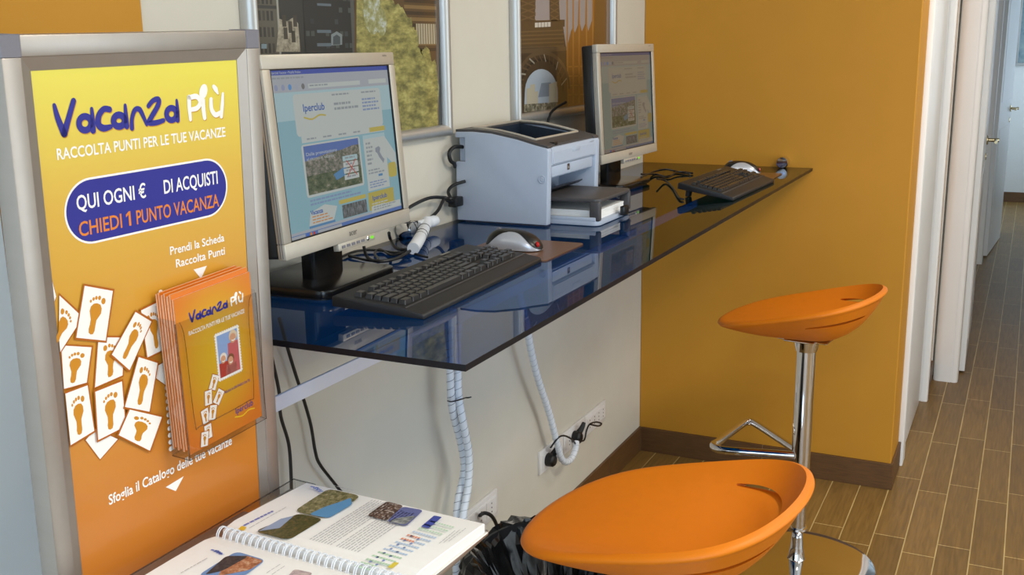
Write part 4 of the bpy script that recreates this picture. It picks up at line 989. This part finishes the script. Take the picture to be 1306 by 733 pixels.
def brochure(i, z, dx, dy, art=False):
    t = thing('brochure', 'orange brochure standing behind the front one in the clear holder' if not art else 'front orange and yellow brochure with a stamp photo in the clear holder', 'brochure', (0, 0, 0), group='brochures in the clear holder')
    t.matrix_world = SM @ HR @ Matrix.Translation((dx, dy, z))
    b = MB(); b.box(0, BW, 0, BH, 0, .0022, M_BROE); b.box(0, BW, 0, BH, .0022, .0027, M_BRO); b.box(0, BW, 0, BH, -.0003, .0, M_BRO); b.build('pages', t)
    if art:
        a = Art(.00008)
        a.rect(0, 0, BW, BH, radial_mat('brochure_gold_print', [(0, (214, 176, 26)), (.45, (210, 158, 26)), (.8, (212, 130, 28)), (1, (214, 116, 28))], BW*.5, BH*.56, BW*.72, BH*.6), 0)
        f = lambda p: (.022 + (p[0]-.02)*.375, .182 + (p[1]+.078)*.375)
        draw_logo(a, f, .4, 4, BLUE, WHITE)
        a.text('RACCOLTA PUNTI PER LE TUE VACANZE', .02, .166, .0062, WHITE, 3, width=.107, weight=.018)
        # stamp with three smiling people
        sx0, sy0, sx1, sy1 = .066, .084, .112, .152
        a.rect(sx0, sy0, sx1, sy1, WHITE, 3)
        for k in range(16):
            for xx in (sx0, sx1): a.ell(xx, sy0+(sy1-sy0)*(k+.5)/16, .0016, .0016, WHITE, 3.4, n=8)
        for k in range(11):
            for yy in (sy0, sy1): a.ell(sx0+(sx1-sx0)*(k+.5)/11, yy, .0016, .0016, WHITE, 3.4, n=8)
        a.rect(sx0+.003, sy0+.003, sx1-.003, sy1-.003, paper((140, 168, 214)), 4)
        for cx, cy, r, body in ((.100, .138, .0085, (196, 96, 100)), (.078, .113, .007, (176, 60, 50)), (.092, .107, .0072, (214, 130, 120))):
            a.poly([(max(sx0+.003, cx-r*1.7), sy0+.003), (min(sx1-.003, cx+r*1.7), sy0+.003), (min(sx1-.003, cx+r*1.3), cy-r*.7), (max(sx0+.003, cx-r*1.3), cy-r*.7)], paper(body), 5)
            a.ell(cx, cy+r*.3, r*.95, r, paper((222, 200, 170) if cx > .095 else (236, 226, 214) if cx < .08 else (130, 84, 56)), 5.6, n=16); a.ell(cx-.0006, cy-r*.1, r*.72, r*.85, paper((214, 158, 124)), 6.2, n=16)
            a.stroke([(cx-r*.35, cy-r*.4), (cx, cy-r*.55), (cx+r*.35, cy-r*.4)], r*.18, paper((246, 242, 236)), 6.8)
        for i_, (cx, cy, an) in enumerate(((.056, .086, -.5), (.043, .068, -.1), (.062, .062, -.7), (.034, .044, .1), (.048, .044, -.3), (.036, .02, .0), (.028, .012, -.2))):
            w_, h_ = .0075, .0115; c_, s_ = math.cos(an), math.sin(an); Q = lambda x, y: (cx+x*c_-y*s_, cy+x*s_+y*c_)
            a.poly([Q(-w_, h_), Q(w_, h_), Q(w_, -h_), Q(-w_, -h_)], SHADOWP, 3+i_*.9); P = [Q(-w_*.88, h_*.9), Q(w_*.88, h_*.9), Q(w_*.88, -h_*.9), Q(-w_*.88, -h_*.9)]; a.poly(P, WHITE, 3.3+i_*.9); foot(a, P, FOOT, FOOT, 3.6+i_*.9, i_ % 2)
        a.text('IL RELAX A UN PASSO DA TE', .07, .062, .004, BLUE, 3, width=.056, weight=.01)
        a.text('Iperclub', .092, .024, .0095, BLUE, 3, width=.036, weight=.01); a.stroke([(.09, .02), (.105, .0165), (.118, .02), (.13, .018)], .0018, paper((240, 200, 40)), 3)
        a.build('cover_print', t, Matrix.Translation((0, 0, .0029)))
    return t
NB = 9
for i in range(NB):
    k = (NB-1-i); brochure(i, .0062+.0033*i, -.001*(k % 3), .0045*((k*2) % 3)/2 + (.0 if i == NB-1 else .002), i == NB-1)
# shelf with clear lip that carries the catalogue
CZ = .945
def W2S(v): return MI @ Vector(v)
sh = MB(); sh.box(.318, .672, -3.03, -2.598, CZ-.026, CZ-.018, M_ALU, .002, 2)
sh.box(.27, .33, -2.95, -2.68, CZ-.034, CZ-.026, M_ALU, .002, 2); sh.bm.transform(MI); sh.build('catalogue_shelf', sign)
ac = MB(); ac.box(.308, .312, -3.03, -2.575, CZ-.055, CZ-.012, M_ACR, .001, 1); ac.box(.312, .36, -2.579, -2.575, CZ-.055, CZ-.014, M_ACR, .001, 1)
ac.tube([(.36, -2.577, CZ-.053), (.36, -2.577, CZ-.02), (.352, -2.577, CZ-.014), (.31, -2.577, CZ-.012), (.31, -2.6, CZ-.012), (.31, -3.03, CZ-.012)], .0012, M_ACE, 6, False)
ac.lathe([(0, 0), (.006, 0), (.006, .003), (0, .004)], M_CHROME, 16, Matrix.Translation((.3125, -2.6, CZ-.03)) @ Matrix.Rotation(PI/2, 4, 'Y'))
ac.bm.transform(MI); ac.build('shelf_lip', sign)

# ================================================================== SPIRAL BOUND CATALOGUE
cat = thing('catalogue', 'open white spiral bound holiday catalogue lying on the shelf of the display stand', 'catalogue', (.505, -2.797, CZ-.018), (0, 0, -.045))
LX = .32; PWD = .192
def page_block(sign_, name, zt):
    """pages lie either side of the spine (local x runs along the spine, y across)"""
    P = [(.006*sign_, .002), (.006*sign_, zt), (.03*sign_, zt+.004), (.09*sign_, zt+.003), (PWD*sign_-.003*sign_, zt), (PWD*sign_, zt-.002), ((PWD-.001)*sign_, .002)]
    if sign_ > 0: P = P[::-1]
    Myz = Matrix(((0, 0, 1, 0), (1, 0, 0, 0), (0, 1, 0, 0), (0, 0, 0, 1)))
    b = MB(); b.prism(P, -LX/2, LX/2, M_PAPER, Myz, .0008, 1)
    for k in range(5):
        z = .003 + (zt-.005)*k/5; b.box(-LX/2-.0004, LX/2+.0006, (PWD+.0004)*sign_-.0005, (PWD+.0004)*sign_+.0005, z, z+.0006, mat('page_edge_shadow', (190, 186, 180), .7))
    return b.build(name, cat)
rp = page_block(1, 'right_pages', .017); lp = page_block(-1, 'left_pages', .013)
MB().box(-LX/2-.003, LX/2+.003, -PWD-.004, PWD+.004, 0, .002, mat('catalogue_cover', (226, 222, 216), .4, noise=.01, scale=30), .0008, 1).build('cover', cat)
sp = MB(); N = 27
for k in range(N):
    x = -LX/2+.006 + k*(LX-.012)/(N-1)
    for dx in (-.0016, .0016):
        sp.tube([(x+dx, .0085*math.cos(t)*1.25, .0125 + .0125*math.sin(t)) for t in [2*PI*q/14 for q in range(14)]], .0009, M_SLEEVE, 6, False, True)
sp.build('spiral_binding', cat)
def page_art(sign_):
    a = Art(.0001)
    txt = paper((186, 186, 188)); lb = paper((90, 100, 170)); q = random.Random(5)
    # reading frame: X from the spine outwards for the right page, top of the page towards the sign; local x of page = down
    def T(s, t): return (s, t)
    green = patch_mat('page_coast', [(52, 56, 30), (104, 100, 60), (150, 140, 100), (190, 184, 160)], 130); tree = patch_mat('page_grove', [(40, 44, 20), (84, 80, 40), (130, 104, 62)], 150); town = patch_mat('page_pines', [(36, 34, 26), (110, 84, 70), (222, 214, 206)], 190)
    def pic(x0, y0, x1, y1, m, l): a.rrect(x0, y0, x1, y1, .007, m, l)
    def lines(x0, x1, y0, y1, n, m, l=2, w=.35):
        for k in range(n):
            yy = y1 - (y1-y0)*(k+.5)/n; x = x0
            while x < x1-.002:
                d = q.uniform(.004, .012); a.rect(x, yy, min(x+d, x1), yy+(y1-y0)/n*w, m, l); x += d+.0015
    return a, green, tree, town, pic, lines, txt, lb
# right page: sheet coords X = across (0 spine .. .19), Y = up the page (0 bottom .. .32)
a, green, tree, town, pic, lines, txt, lb = page_art(1)
lines(.006, .03, .292, .306, 3, paper((96, 112, 190)), 2, .6); lines(.012, .05, .278, .284, 1, txt)
lines(.004, .012, .19, .275, 1, lb); 
def page_xy(u, v):
    p = at_z(u, v, CZ+.002); l = cat_inv @ p; return (l.y, LX/2 - (l.x + LX/2))
bpy.context.view_layer.update(); cat_inv = cat.matrix_world.inverted()
def ppoly(pts, m, l, n=5):
    """rounded printed picture from its corners as seen"""
    P = [Vector(page_xy(*p)) for p in pts]; Q = []
    for i in range(len(P)):
        a0, b0, c0 = P[i-1], P[i], P[(i+1) % len(P)]; r = .22*min((a0-b0).length, (c0-b0).length)
        s_ = b0 + (a0-b0).normalized()*r; e_ = b0 + (c0-b0).normalized()*r
        for k in range(n+1):
            t = k/n; Q.append(((s_*(1-t)+b0*t)*(1-t) + (b0*(1-t)+e_*t)*t))
    a.poly(Q, m, l)
a.mats = []; a.bm.clear()
rb_ = random.Random(21)
def line_between(p, q_, m, l=2, w=.0013, rnd=random.Random(9)):
    A, B = Vector(page_xy(*p)), Vector(page_xy(*q_)); L = (B-A).length; d = (B-A)/L; s = 0
    while s < L:
        e = min(s+rnd.uniform(.004, .012), L); a.stroke([A+d*s, A+d*e], w, m, l, smooth=False, cap=False); s = e+.0014
Q4 = lambda *c: [(200+x*.3369, 580+y*.3369) for x, y in c]
ppoly(Q4((650, 130), (775, 158), (640, 245), (520, 215)), green, 2)
ppoly(Q4((735, 165), (740, 190), (650, 243), (575, 228), (640, 198), (690, 182)), paper((96, 146, 190)), 3, 3)
ppoly(Q4((540, 224), (630, 246), (500, 326), (368, 292)), tree, 2)
a.poly([page_xy(*p) for p in Q4((470, 245), (520, 233), (465, 280), (385, 292))], paper((150, 164, 192)), 3)
ppoly(Q4((870, 178), (935, 195), (870, 252), (795, 232)), town, 2)
ppoly(Q4((930, 198), (1010, 212), (945, 272), (870, 255)), paper((104, 108, 156)), 2); ppoly(Q4((905, 243), (985, 232), (940, 268), (880, 256)), patch_mat('page_harbour', [(70, 72, 80), (130, 132, 130), (190, 190, 186)], 150), 3, 3)
ppoly(Q4((1050, 232), (1080, 238), (1030, 280), (1000, 274)), paper((74, 84, 160)), 2)
for k in range(4): line_between(*Q4((582+k*10, 122+k*6), (612+k*6, 128+k*4)), paper((100, 120, 196)), 2, .003)
line_between(*Q4((668, 118), (745, 138)), txt)
pa_, pb_ = page_xy(*Q4((575, 322))[0]), page_xy(*Q4((812, 170))[0]); pc_ = page_xy(*Q4((745, 385))[0]); nl = 17
for k in range(nl):
    yy = max(pa_[1], pb_[1]) - .004 - k*(max(pa_[1], pb_[1])-pc_[1])/nl; x = pa_[0]; e_ = pb_[0] - (.05 if k == 9 else .012 if k > 9 else 0)
    if k == 8: continue
    while x < e_-.003:
        d_ = rb_.uniform(.004, .012); a.rect(x, yy, min(x+d_, e_), yy+.0016, txt, 2); x += d_+.0016
line_between(*Q4((330, 270), (440, 215)), paper((120, 124, 190)), 2, .004); line_between(*Q4((350, 280), (490, 200)), txt, 2, .0012)
ppoly(Q4((320, 272), (340, 276), (330, 290), (308, 284)), paper((232, 190, 60)), 2)
rb = random.Random(3)
for r_ in range(14):
    for c_ in range(9):
        u_ = 1100 - r_*22 - c_*0 + c_*10; v_ = 246 + r_*13 + c_*2.8
        if r_ > 11 and c_ > 5: continue
        col = (190, 216, 190) if r_ < 3 else (226, 150, 120) if r_ in (4, 5) and c_ < 5 else (186, 206, 230) if r_ < 9 else (186, 216, 186)
        x_, y_ = page_xy(*Q4((u_-60, v_+8))[0]); a.rect(x_-.002, y_-.0018, x_+.002, y_+.0018, paper(col), 2)
ppoly(Q4((900, 408), (918, 412), (892, 432), (872, 428)), paper((220, 200, 80)), 2)
for k in range(7):
    for j in range(2):
        x_, y_ = page_xy(*Q4((965-k*26+j*24, 310+k*16+j*12))[0]); a.ell(x_, y_, .0025, .002, paper((130, 146, 196)), 2, n=8)
for k in range(3): line_between(*Q4((1105-k*18, 330+k*4), (1170-k*20, 280+k*4)), txt, 2, .001)
Mpage = Matrix(((0, -1, 0, 0), (1, 0, 0, 0), (0, 0, 1, .0212), (0, 0, 0, 1)))
a.build('right_page_print', rp, Mpage)
a = Art(.0001)
ppoly(Q4((300, 358), (412, 392), (330, 452), (150, 452)), paper((112, 146, 196)), 2); ppoly(Q4((330, 372), (405, 394), (350, 430), (230, 452), (250, 420)), patch_mat('page_beach', [(110, 70, 50), (176, 112, 76), (214, 186, 160)], 120), 3, 3)
ppoly(Q4((262, 376), (350, 376), (250, 432), (180, 448)), patch_mat('page_hedge', [(20, 22, 30), (52, 52, 60), (90, 84, 84)], 160), 4, 3)
ppoly(Q4((520, 425), (590, 440), (560, 470), (480, 470)), patch_mat('page_hill', [(140, 120, 130), (190, 170, 170), (212, 196, 190)], 120), 2)
for k in range(4): line_between(*Q4((205+k*10, 352+k*5), (235+k*6, 358+k*4)), paper((100, 120, 196)), 2, .003)
line_between(*Q4((90, 440), (190, 384)), txt); line_between(*Q4((415, 440), (470, 405)), txt, 2, .001); line_between(*Q4((435, 446), (486, 412)), txt, 2, .001)
a.build('left_page_print', lp, Matrix(((0, -1, 0, 0), (1, 0, 0, 0), (0, 0, 1, .0175), (0, 0, 0, 1))))

# ================================================================== WALL SOCKETS, SLEEVES, CABLES
def outlet(label, y0, y1, z0, z1, n, plug_spots=()):
    t = thing('wall_socket', label, 'socket', (0, (y0+y1)/2, z0)); w_ = y1-y0; h = z1-z0
    b = MB(); b.box(0, .009, -w_/2, w_/2, 0, h, M_SOCKET, .002, 2); b.box(.008, .0105, -w_/2+.012, w_/2-.012, .014, h-.014, M_SOCKET, .001, 1); b.build('plate', t)
    for k in range(n):
        yc = -w_/2 + .012 + (w_-.024)*(k+.5)/n; s = MB()
        s.box(.0104, .0122, yc-(w_-.024)/n/2+.0015, yc+(w_-.024)/n/2-.0015, .017, h-.017, M_SOCKET, .0008, 1)
        for dz in (-.013, 0, .013): s.lathe([(0, 0), (.0026, 0), (.0026, .0004), (0, .0004)], M_BLACK, 10, Matrix.Translation((.0121, yc, h/2+dz)) @ Matrix.Rotation(PI/2, 4, 'Y'))
        s.build('socket', t)
    return t
outlet('white wall socket plate nearest the trash bin, behind the white cable sleeves', -1.50, -1.282, .262, .345, 3)
outlet('white wall socket plate with a black plug, left of the middle plate', -.982, -.795, .268, .345, 3)
outlet('middle white wall socket plate of the row of three, with a black plug', -.79, -.603, .266, .342, 3)
outlet('white wall socket plate nearest the orange wall, with nothing plugged in', -.598, -.404, .264, .34, 4)
def plug(label, y, z, tilt):
    t = thing('power_plug', label, 'plug', (.0125, y, z)); b = MB(); RY = Matrix.Rotation(PI/2, 4, 'Y')
    b.lathe([(0, 0), (.021, 0), (.022, .004), (.021, .022), (.016, .028), (0, .029)], M_CABLE, 20, RY)
    b.tube([(.012, .006, .008), (.02, .022, .026), (.024, .034, .044)], lambda s: .012-.006*s, M_CABLE, 10); b.build('plug_body', t)
    return t
pA = plug('black power plug in the socket plate left of the middle one', -.935, .306, 0); pB = plug('black power plug in the middle socket plate', -.715, .306, 0)
def cable(name, label, pts, r=.0035, cat_='cable', group=None, m=None):
    return tag(MB().tube(pts, r, m or M_CABLE, 8).build(name), label, cat_, group)
def sleeve(label, px, x, extra=(), r=.0098, top=None):
    pts = list(extra) + [tuple(at_x(u, v, xx)) for u, v, xx in px]
    t = thing('cable_sleeve', label, 'cable sleeve', pts[-1], group='white cable sleeves under the counter')
    L = [Vector(p)-Vector(pts[-1]) for p in pts]
    MB().tube(L, r, M_SLEEVE, 12).build('sleeve', t)
    # dark gap lines of the wound plastic strip
    P = [];
    for i in range(len(L)-1):
        p0 = L[i-1] if i else L[i]; p3 = L[i+2] if i+2 < len(L) else L[i+1]
        for k in range(12):
            s = k/12; P.append(.5*((2*L[i]) + (L[i+1]-p0)*s + (2*p0-5*L[i]+4*L[i+1]-p3)*s*s + (3*L[i]-p0-3*L[i+1]+p3)*s**3))
    g = MB(); dist = 0; H_ = []; up = None
    for i in range(1, len(P)-1):
        seg = (P[i+1]-P[i]); d = (P[i+1]-P[i-1]).normalized()
        if up is None: up = d.orthogonal().normalized()
        up = (up-d*up.dot(d)).normalized(); w_ = d.cross(up); n = max(2, int(seg.length/.0016))
        for k in range(n):
            th = dist/.021*2*PI; H_.append(P[i].lerp(P[i+1], k/n) + (up*math.cos(th)+w_*math.sin(th))*(r+.0001)); dist += seg.length/n
    g.tube(H_, .0008, mat('sleeve_gap_faint', (186, 192, 202), .6) if 'single' in label else mat('sleeve_gap_grey', (150, 158, 170), .6) if 'right' in label else mat('sleeve_gap', (104, 112, 124), .7), 4, False); g.build('winding_gap', t)
    return t
s1 = sleeve('left of two white spiral cable sleeves hanging side by side under the counter', [(578, 392, .07), (574, 430, .062), (574, 470, .06), (577, 520, .06), (588, 565, .06), (592, 600, .06), (584, 640, .06), (581, 690, .06), (582, 735, .06), (584, 775, .06)], .06)
s2 = sleeve('right of two white spiral cable sleeves hanging side by side under the counter', [(588, 392, .072), (584, 430, .066), (584, 470, .066), (585, 505, .072), (591, 540, .085), (598, 580, .085), (597, 620, .085), (591, 655, .085), (589, 690, .085), (591, 735, .085), (593, 775, .085)], .06)
sleeve('single white spiral cable sleeve curling up to the plugged in wall sockets', [(662, 372, .07), (672, 415, .065), (677, 445, .06), (686, 482, .055), (700, 525, .05), (711, 567, .05), (716, 584, .05), (722, 589, .05), (729, 584, .05), (734, 572, .05), (735, 563, .045)], .06, r=.0105)
tz = at_x(574, 511, .075)
tp = [at_x(571, 511, .058), at_x(576, 512, .082), at_x(588, 509, .084), at_x(594, 507, .07), at_x(597, 507, .08), at_x(601, 506, .085)]
o = MB().tube([Vector(p)-tp[0] for p in tp], .0018, M_CABLE, 6).build('cable_tie', loc=tp[0]); tag(o, 'short black wire tie holding two white cable sleeves together', 'cable tie')
cable('power_cable', 'short black cord looping from the plug behind the single white sleeve', [tuple(at_x(702, 571, .04)), tuple(at_x(712, 558, .06)), tuple(at_x(720, 555.5, .066)), tuple(at_x(729, 560, .058)), tuple(at_x(734, 566, .047))], .003)
cable('power_cable', 'short black cord looping out of the middle plug in front of the last socket plate', [tuple(at_x(737, 562, .044)), tuple(at_x(745, 561, .05)), tuple(at_x(748, 549, .05)), tuple(at_x(752, 541, .05)), tuple(at_x(760, 538, .05)), tuple(at_x(767, 540, .055)), tuple(at_x(763, 543, .06)), tuple(at_x(753, 541, .056))], .003)
cable('power_cable', 'right hand black cable hanging on the cream wall beside the display stand', [tuple(at_x(u, v, .02)) for u, v in ((356, 405), (366, 441), (376, 474), (385, 502), (396, 540), (402, 575), (408, 592), (428, 618), (452, 650))] + [(.02, -1.93, .45), (.022, -1.88, .25), (.03, -1.86, .02)])
cable('power_cable', 'left hand black cable hanging on the cream wall beside the display stand', [tuple(at_x(u, v, .02)) for u, v in ((338, 420), (348, 462), (356, 500), (358, 530), (368, 565), (371, 600), (372, 640))] + [(.02, -2.24, .5), (.022, -2.22, .25), (.03, -2.2, .02)])
cable('power_cable', 'thick black cord plugged into the socket behind the trash bin', [tuple(at_x(u, v, x)) for u, v, x in ((612, 657, .014), (618, 654, .04), (626, 657, .05), (632, 666, .052), (636, 680, .05), (638, 700, .045), (638, 725, .04))], .0055)
# cords on the counter
zc = HD+.004
cable('printer_cable', 'black printer power cord looping on the wall behind the near monitor', [(.045, -1.50, HD+.105), (.03, -1.535, HD+.098), (.03, -1.56, HD+.085), (.045, -1.575, HD+.07), (.03, -1.585, HD+.074), (.03, -1.66, HD+.082), (.03, -1.76, HD+.07), (.03, -1.85, HD+.05)], .0042)
cable('printer_cable', 'black cord curling from the printer back towards the white cable sleeve', [(.03, -1.503, HD+.055), (.03, -1.53, HD+.055), (.03, -1.56, HD+.062), (.032, -1.585, HD+.07), (.032, -1.62, HD+.045), (.032, -1.68, HD+.03), (.032, -1.74, HD+.036), (.034, -1.8, HD+.05)], .0042)
cable('printer_cable', 'short black cord entering the upper notch in the side of the printer', [(.034, -1.487, HD+.19), (.026, -1.515, HD+.192), (.022, -1.535, HD+.18), (.022, -1.53, HD+.16), (.022, -1.512, HD+.15), (.012, -1.49, HD+.14)], .005)
pk = thing('plug_connector', 'black appliance plug pushed into the back of the printer', 'plug', (.028, -1.52, HD+.055)); MB().box(-.012, .012, -.02, .02, -.012, .012, M_CABLE, .003, 2).build('plug_body', pk)
wr = [at_z(527, 317, HD+.016), at_z(534, 306, HD+.022), at_x(541, 292, .055), at_x(545, 282, .035)]
t = thing('cable_sleeve', 'short white spiral wrap around the cords beside the near monitor', 'cable sleeve', wr[0]); L = [p-wr[0] for p in wr]
MB().tube(L, .0135, M_SLEEVE, 14).build('sleeve', t)
g = MB(); N = 60
for k in (.25, .5, .75):
    c0 = L[1].lerp(L[2], k) if k < .7 else L[2]; d = (L[2]-L[1]).normalized(); up = d.orthogonal().normalized(); w_ = d.cross(up)
    g.tube([c0 + (up*math.cos(q/14*2*PI)+w_*math.sin(q/14*2*PI))*.0136 + d*.006*math.sin(q/14*2*PI) for q in range(14)], .0011, M_CABLE, 5, False, True)
g.build('winding_gap', t)
knob = MB(); kc = wr[3]-wr[0]
knob.lathe([(0, -.02), (.012, -.019), (.014, -.01), (.014, .01), (.012, .019), (0, .02)], M_SLEEVE, 16, Matrix.Translation(kc+Vector((0, .02, -.004))) @ Matrix.Rotation(PI/2, 4, 'X'))
knob.lathe([(0, -.02), (.012, -.019), (.014, -.01), (.014, .01), (.012, .019), (0, .02)], M_SLEEVE, 16, Matrix.Translation(kc+Vector((0, -.025, -.006))) @ Matrix.Rotation(PI/2, 4, 'X')); knob.build('wall_clip', t)
for k, (lab, pts) in enumerate((
    ('lowest black cord sagging below the near monitor buttons', ((531, 314, .014), (515, 325, .008), (500, 331, .006), (480, 333, .006), (468, 327, .01), (464, 314, .03))),
    ('black cord under the near monitor running beneath the chrome clamp', ((531, 312, .012), (518, 318, .008), (505, 316, .008), (498, 305, .02), (496, 297, .04))),
    ('thin black cord curling flat on the glass below the near monitor', ((545, 328, .004), (520, 322, .004), (500, 325, .004), (485, 318, .004), (478, 323, .004), (482, 331, .004), (470, 332, .004), (445, 326, .004))),
    ('straight black cord lying on the glass behind the near monitor', ((530, 316, .012), (508, 322, .005), (480, 319, .005), (455, 320, .005), (436, 327, .005))))):
    cable('monitor_cable', lab, [tuple(at_z(u, v, HD+z)) for u, v, z in pts], .0036 if k < 2 else .0028)
for lab, pts in (('upper black cord arching on the glass beside the far monitor', ((818, 226, .02), (834, 219, .006), (850, 216, .012), (864, 219, .004), (880, 222, .004))),
                 ('middle black cord crossing the glass between the far monitor and keyboard', ((818, 222, .02), (836, 222, .005), (852, 226, .004), (864, 219, .009), (884, 221, .004))),
                 ('lower black cord curving on the glass in front of the far monitor', ((838, 228, .02), (848, 230, .006), (858, 239, .004), (866, 252, .004), (872, 254, .004)))):
    cable('monitor_cable', lab, [tuple(at_z(u, v, HD+z)) for u, v, z in pts], .0032)
cable('monitor_cable', 'black cord hanging behind the far monitor above the printer', [(.05, -.86, HD+.27), (.03, -.93, HD+.24), (.03, -.96, HD+.17), (.035, -.93, HD+.13), (.05, -.9, HD+.16)], .004)

# ================================================================== TRASH BIN
bn = thing('trash_bin', 'trash bin with a shiny crumpled black liner under the glass counter', 'bin', (.372, -1.66, 0)); BS = 1.36
MB().lathe([(0, 0), (.12, 0), (.125, .006), (.155, .385), (.15, .385), (.12, .01), (0, .01)], M_BLACK, 40, Matrix.Diagonal((BS, BS, 1, 1))).build('body', bn)
rb = random.Random(11); b = bmesh.new(); NPHI, rows = 104, []
ph_ = [rb.uniform(0, 6.28) for _ in range(12)]
def wob(p, k): return sum(math.sin(f*p+ph_[i]+k*(1+i % 3))*a_ for i, (f, a_) in enumerate(((2, .5), (3, .6), (5, .5), (8, .4))))
prof = [(.10, .22), (.12, .26), (.135, .30), (.148, .33), (.157, .347), (.164, .352), (.171, .344), (.176, .322), (.180, .297), (.184, .27), (.187, .243), (.19, .216), (.192, .19), (.194, .165), (.196, .14), (.197, .115)]
for i, (r, z) in enumerate(prof):
    am = .004 if i < 5 else .006 if i < 8 else .011
    rows.append([b.verts.new(((r+am*wob(2*PI*k/NPHI, i*.8)+rb.uniform(-am, am)*.7)*math.cos(2*PI*(k+rb.uniform(-.3, .3))/NPHI), (r+am*wob(2*PI*k/NPHI, i*.8)+rb.uniform(-am, am)*.7)*math.sin(2*PI*(k+rb.uniform(-.3, .3))/NPHI), z+.045*(z/.35)+.008*wob(2*PI*k/NPHI, 3) + rb.uniform(-.006, .006))) for k in range(NPHI)])
for r0, r1 in zip(rows, rows[1:]):
    for k in range(NPHI):
        k2 = (k+1) % NPHI
        if rb.random() < .5: b.faces.new((r0[k], r0[k2], r1[k2])); b.faces.new((r0[k], r1[k2], r1[k]))
        else: b.faces.new((r0[k], r0[k2], r1[k])); b.faces.new((r0[k2], r1[k2], r1[k]))
bmesh.ops.recalc_face_normals(b, faces=b.faces[:]); mb = MB(); mb.merge(b, M_BAG, Matrix.Diagonal((BS, BS, 1, 1))); mb.build('bin_liner', bn, sharp=24)
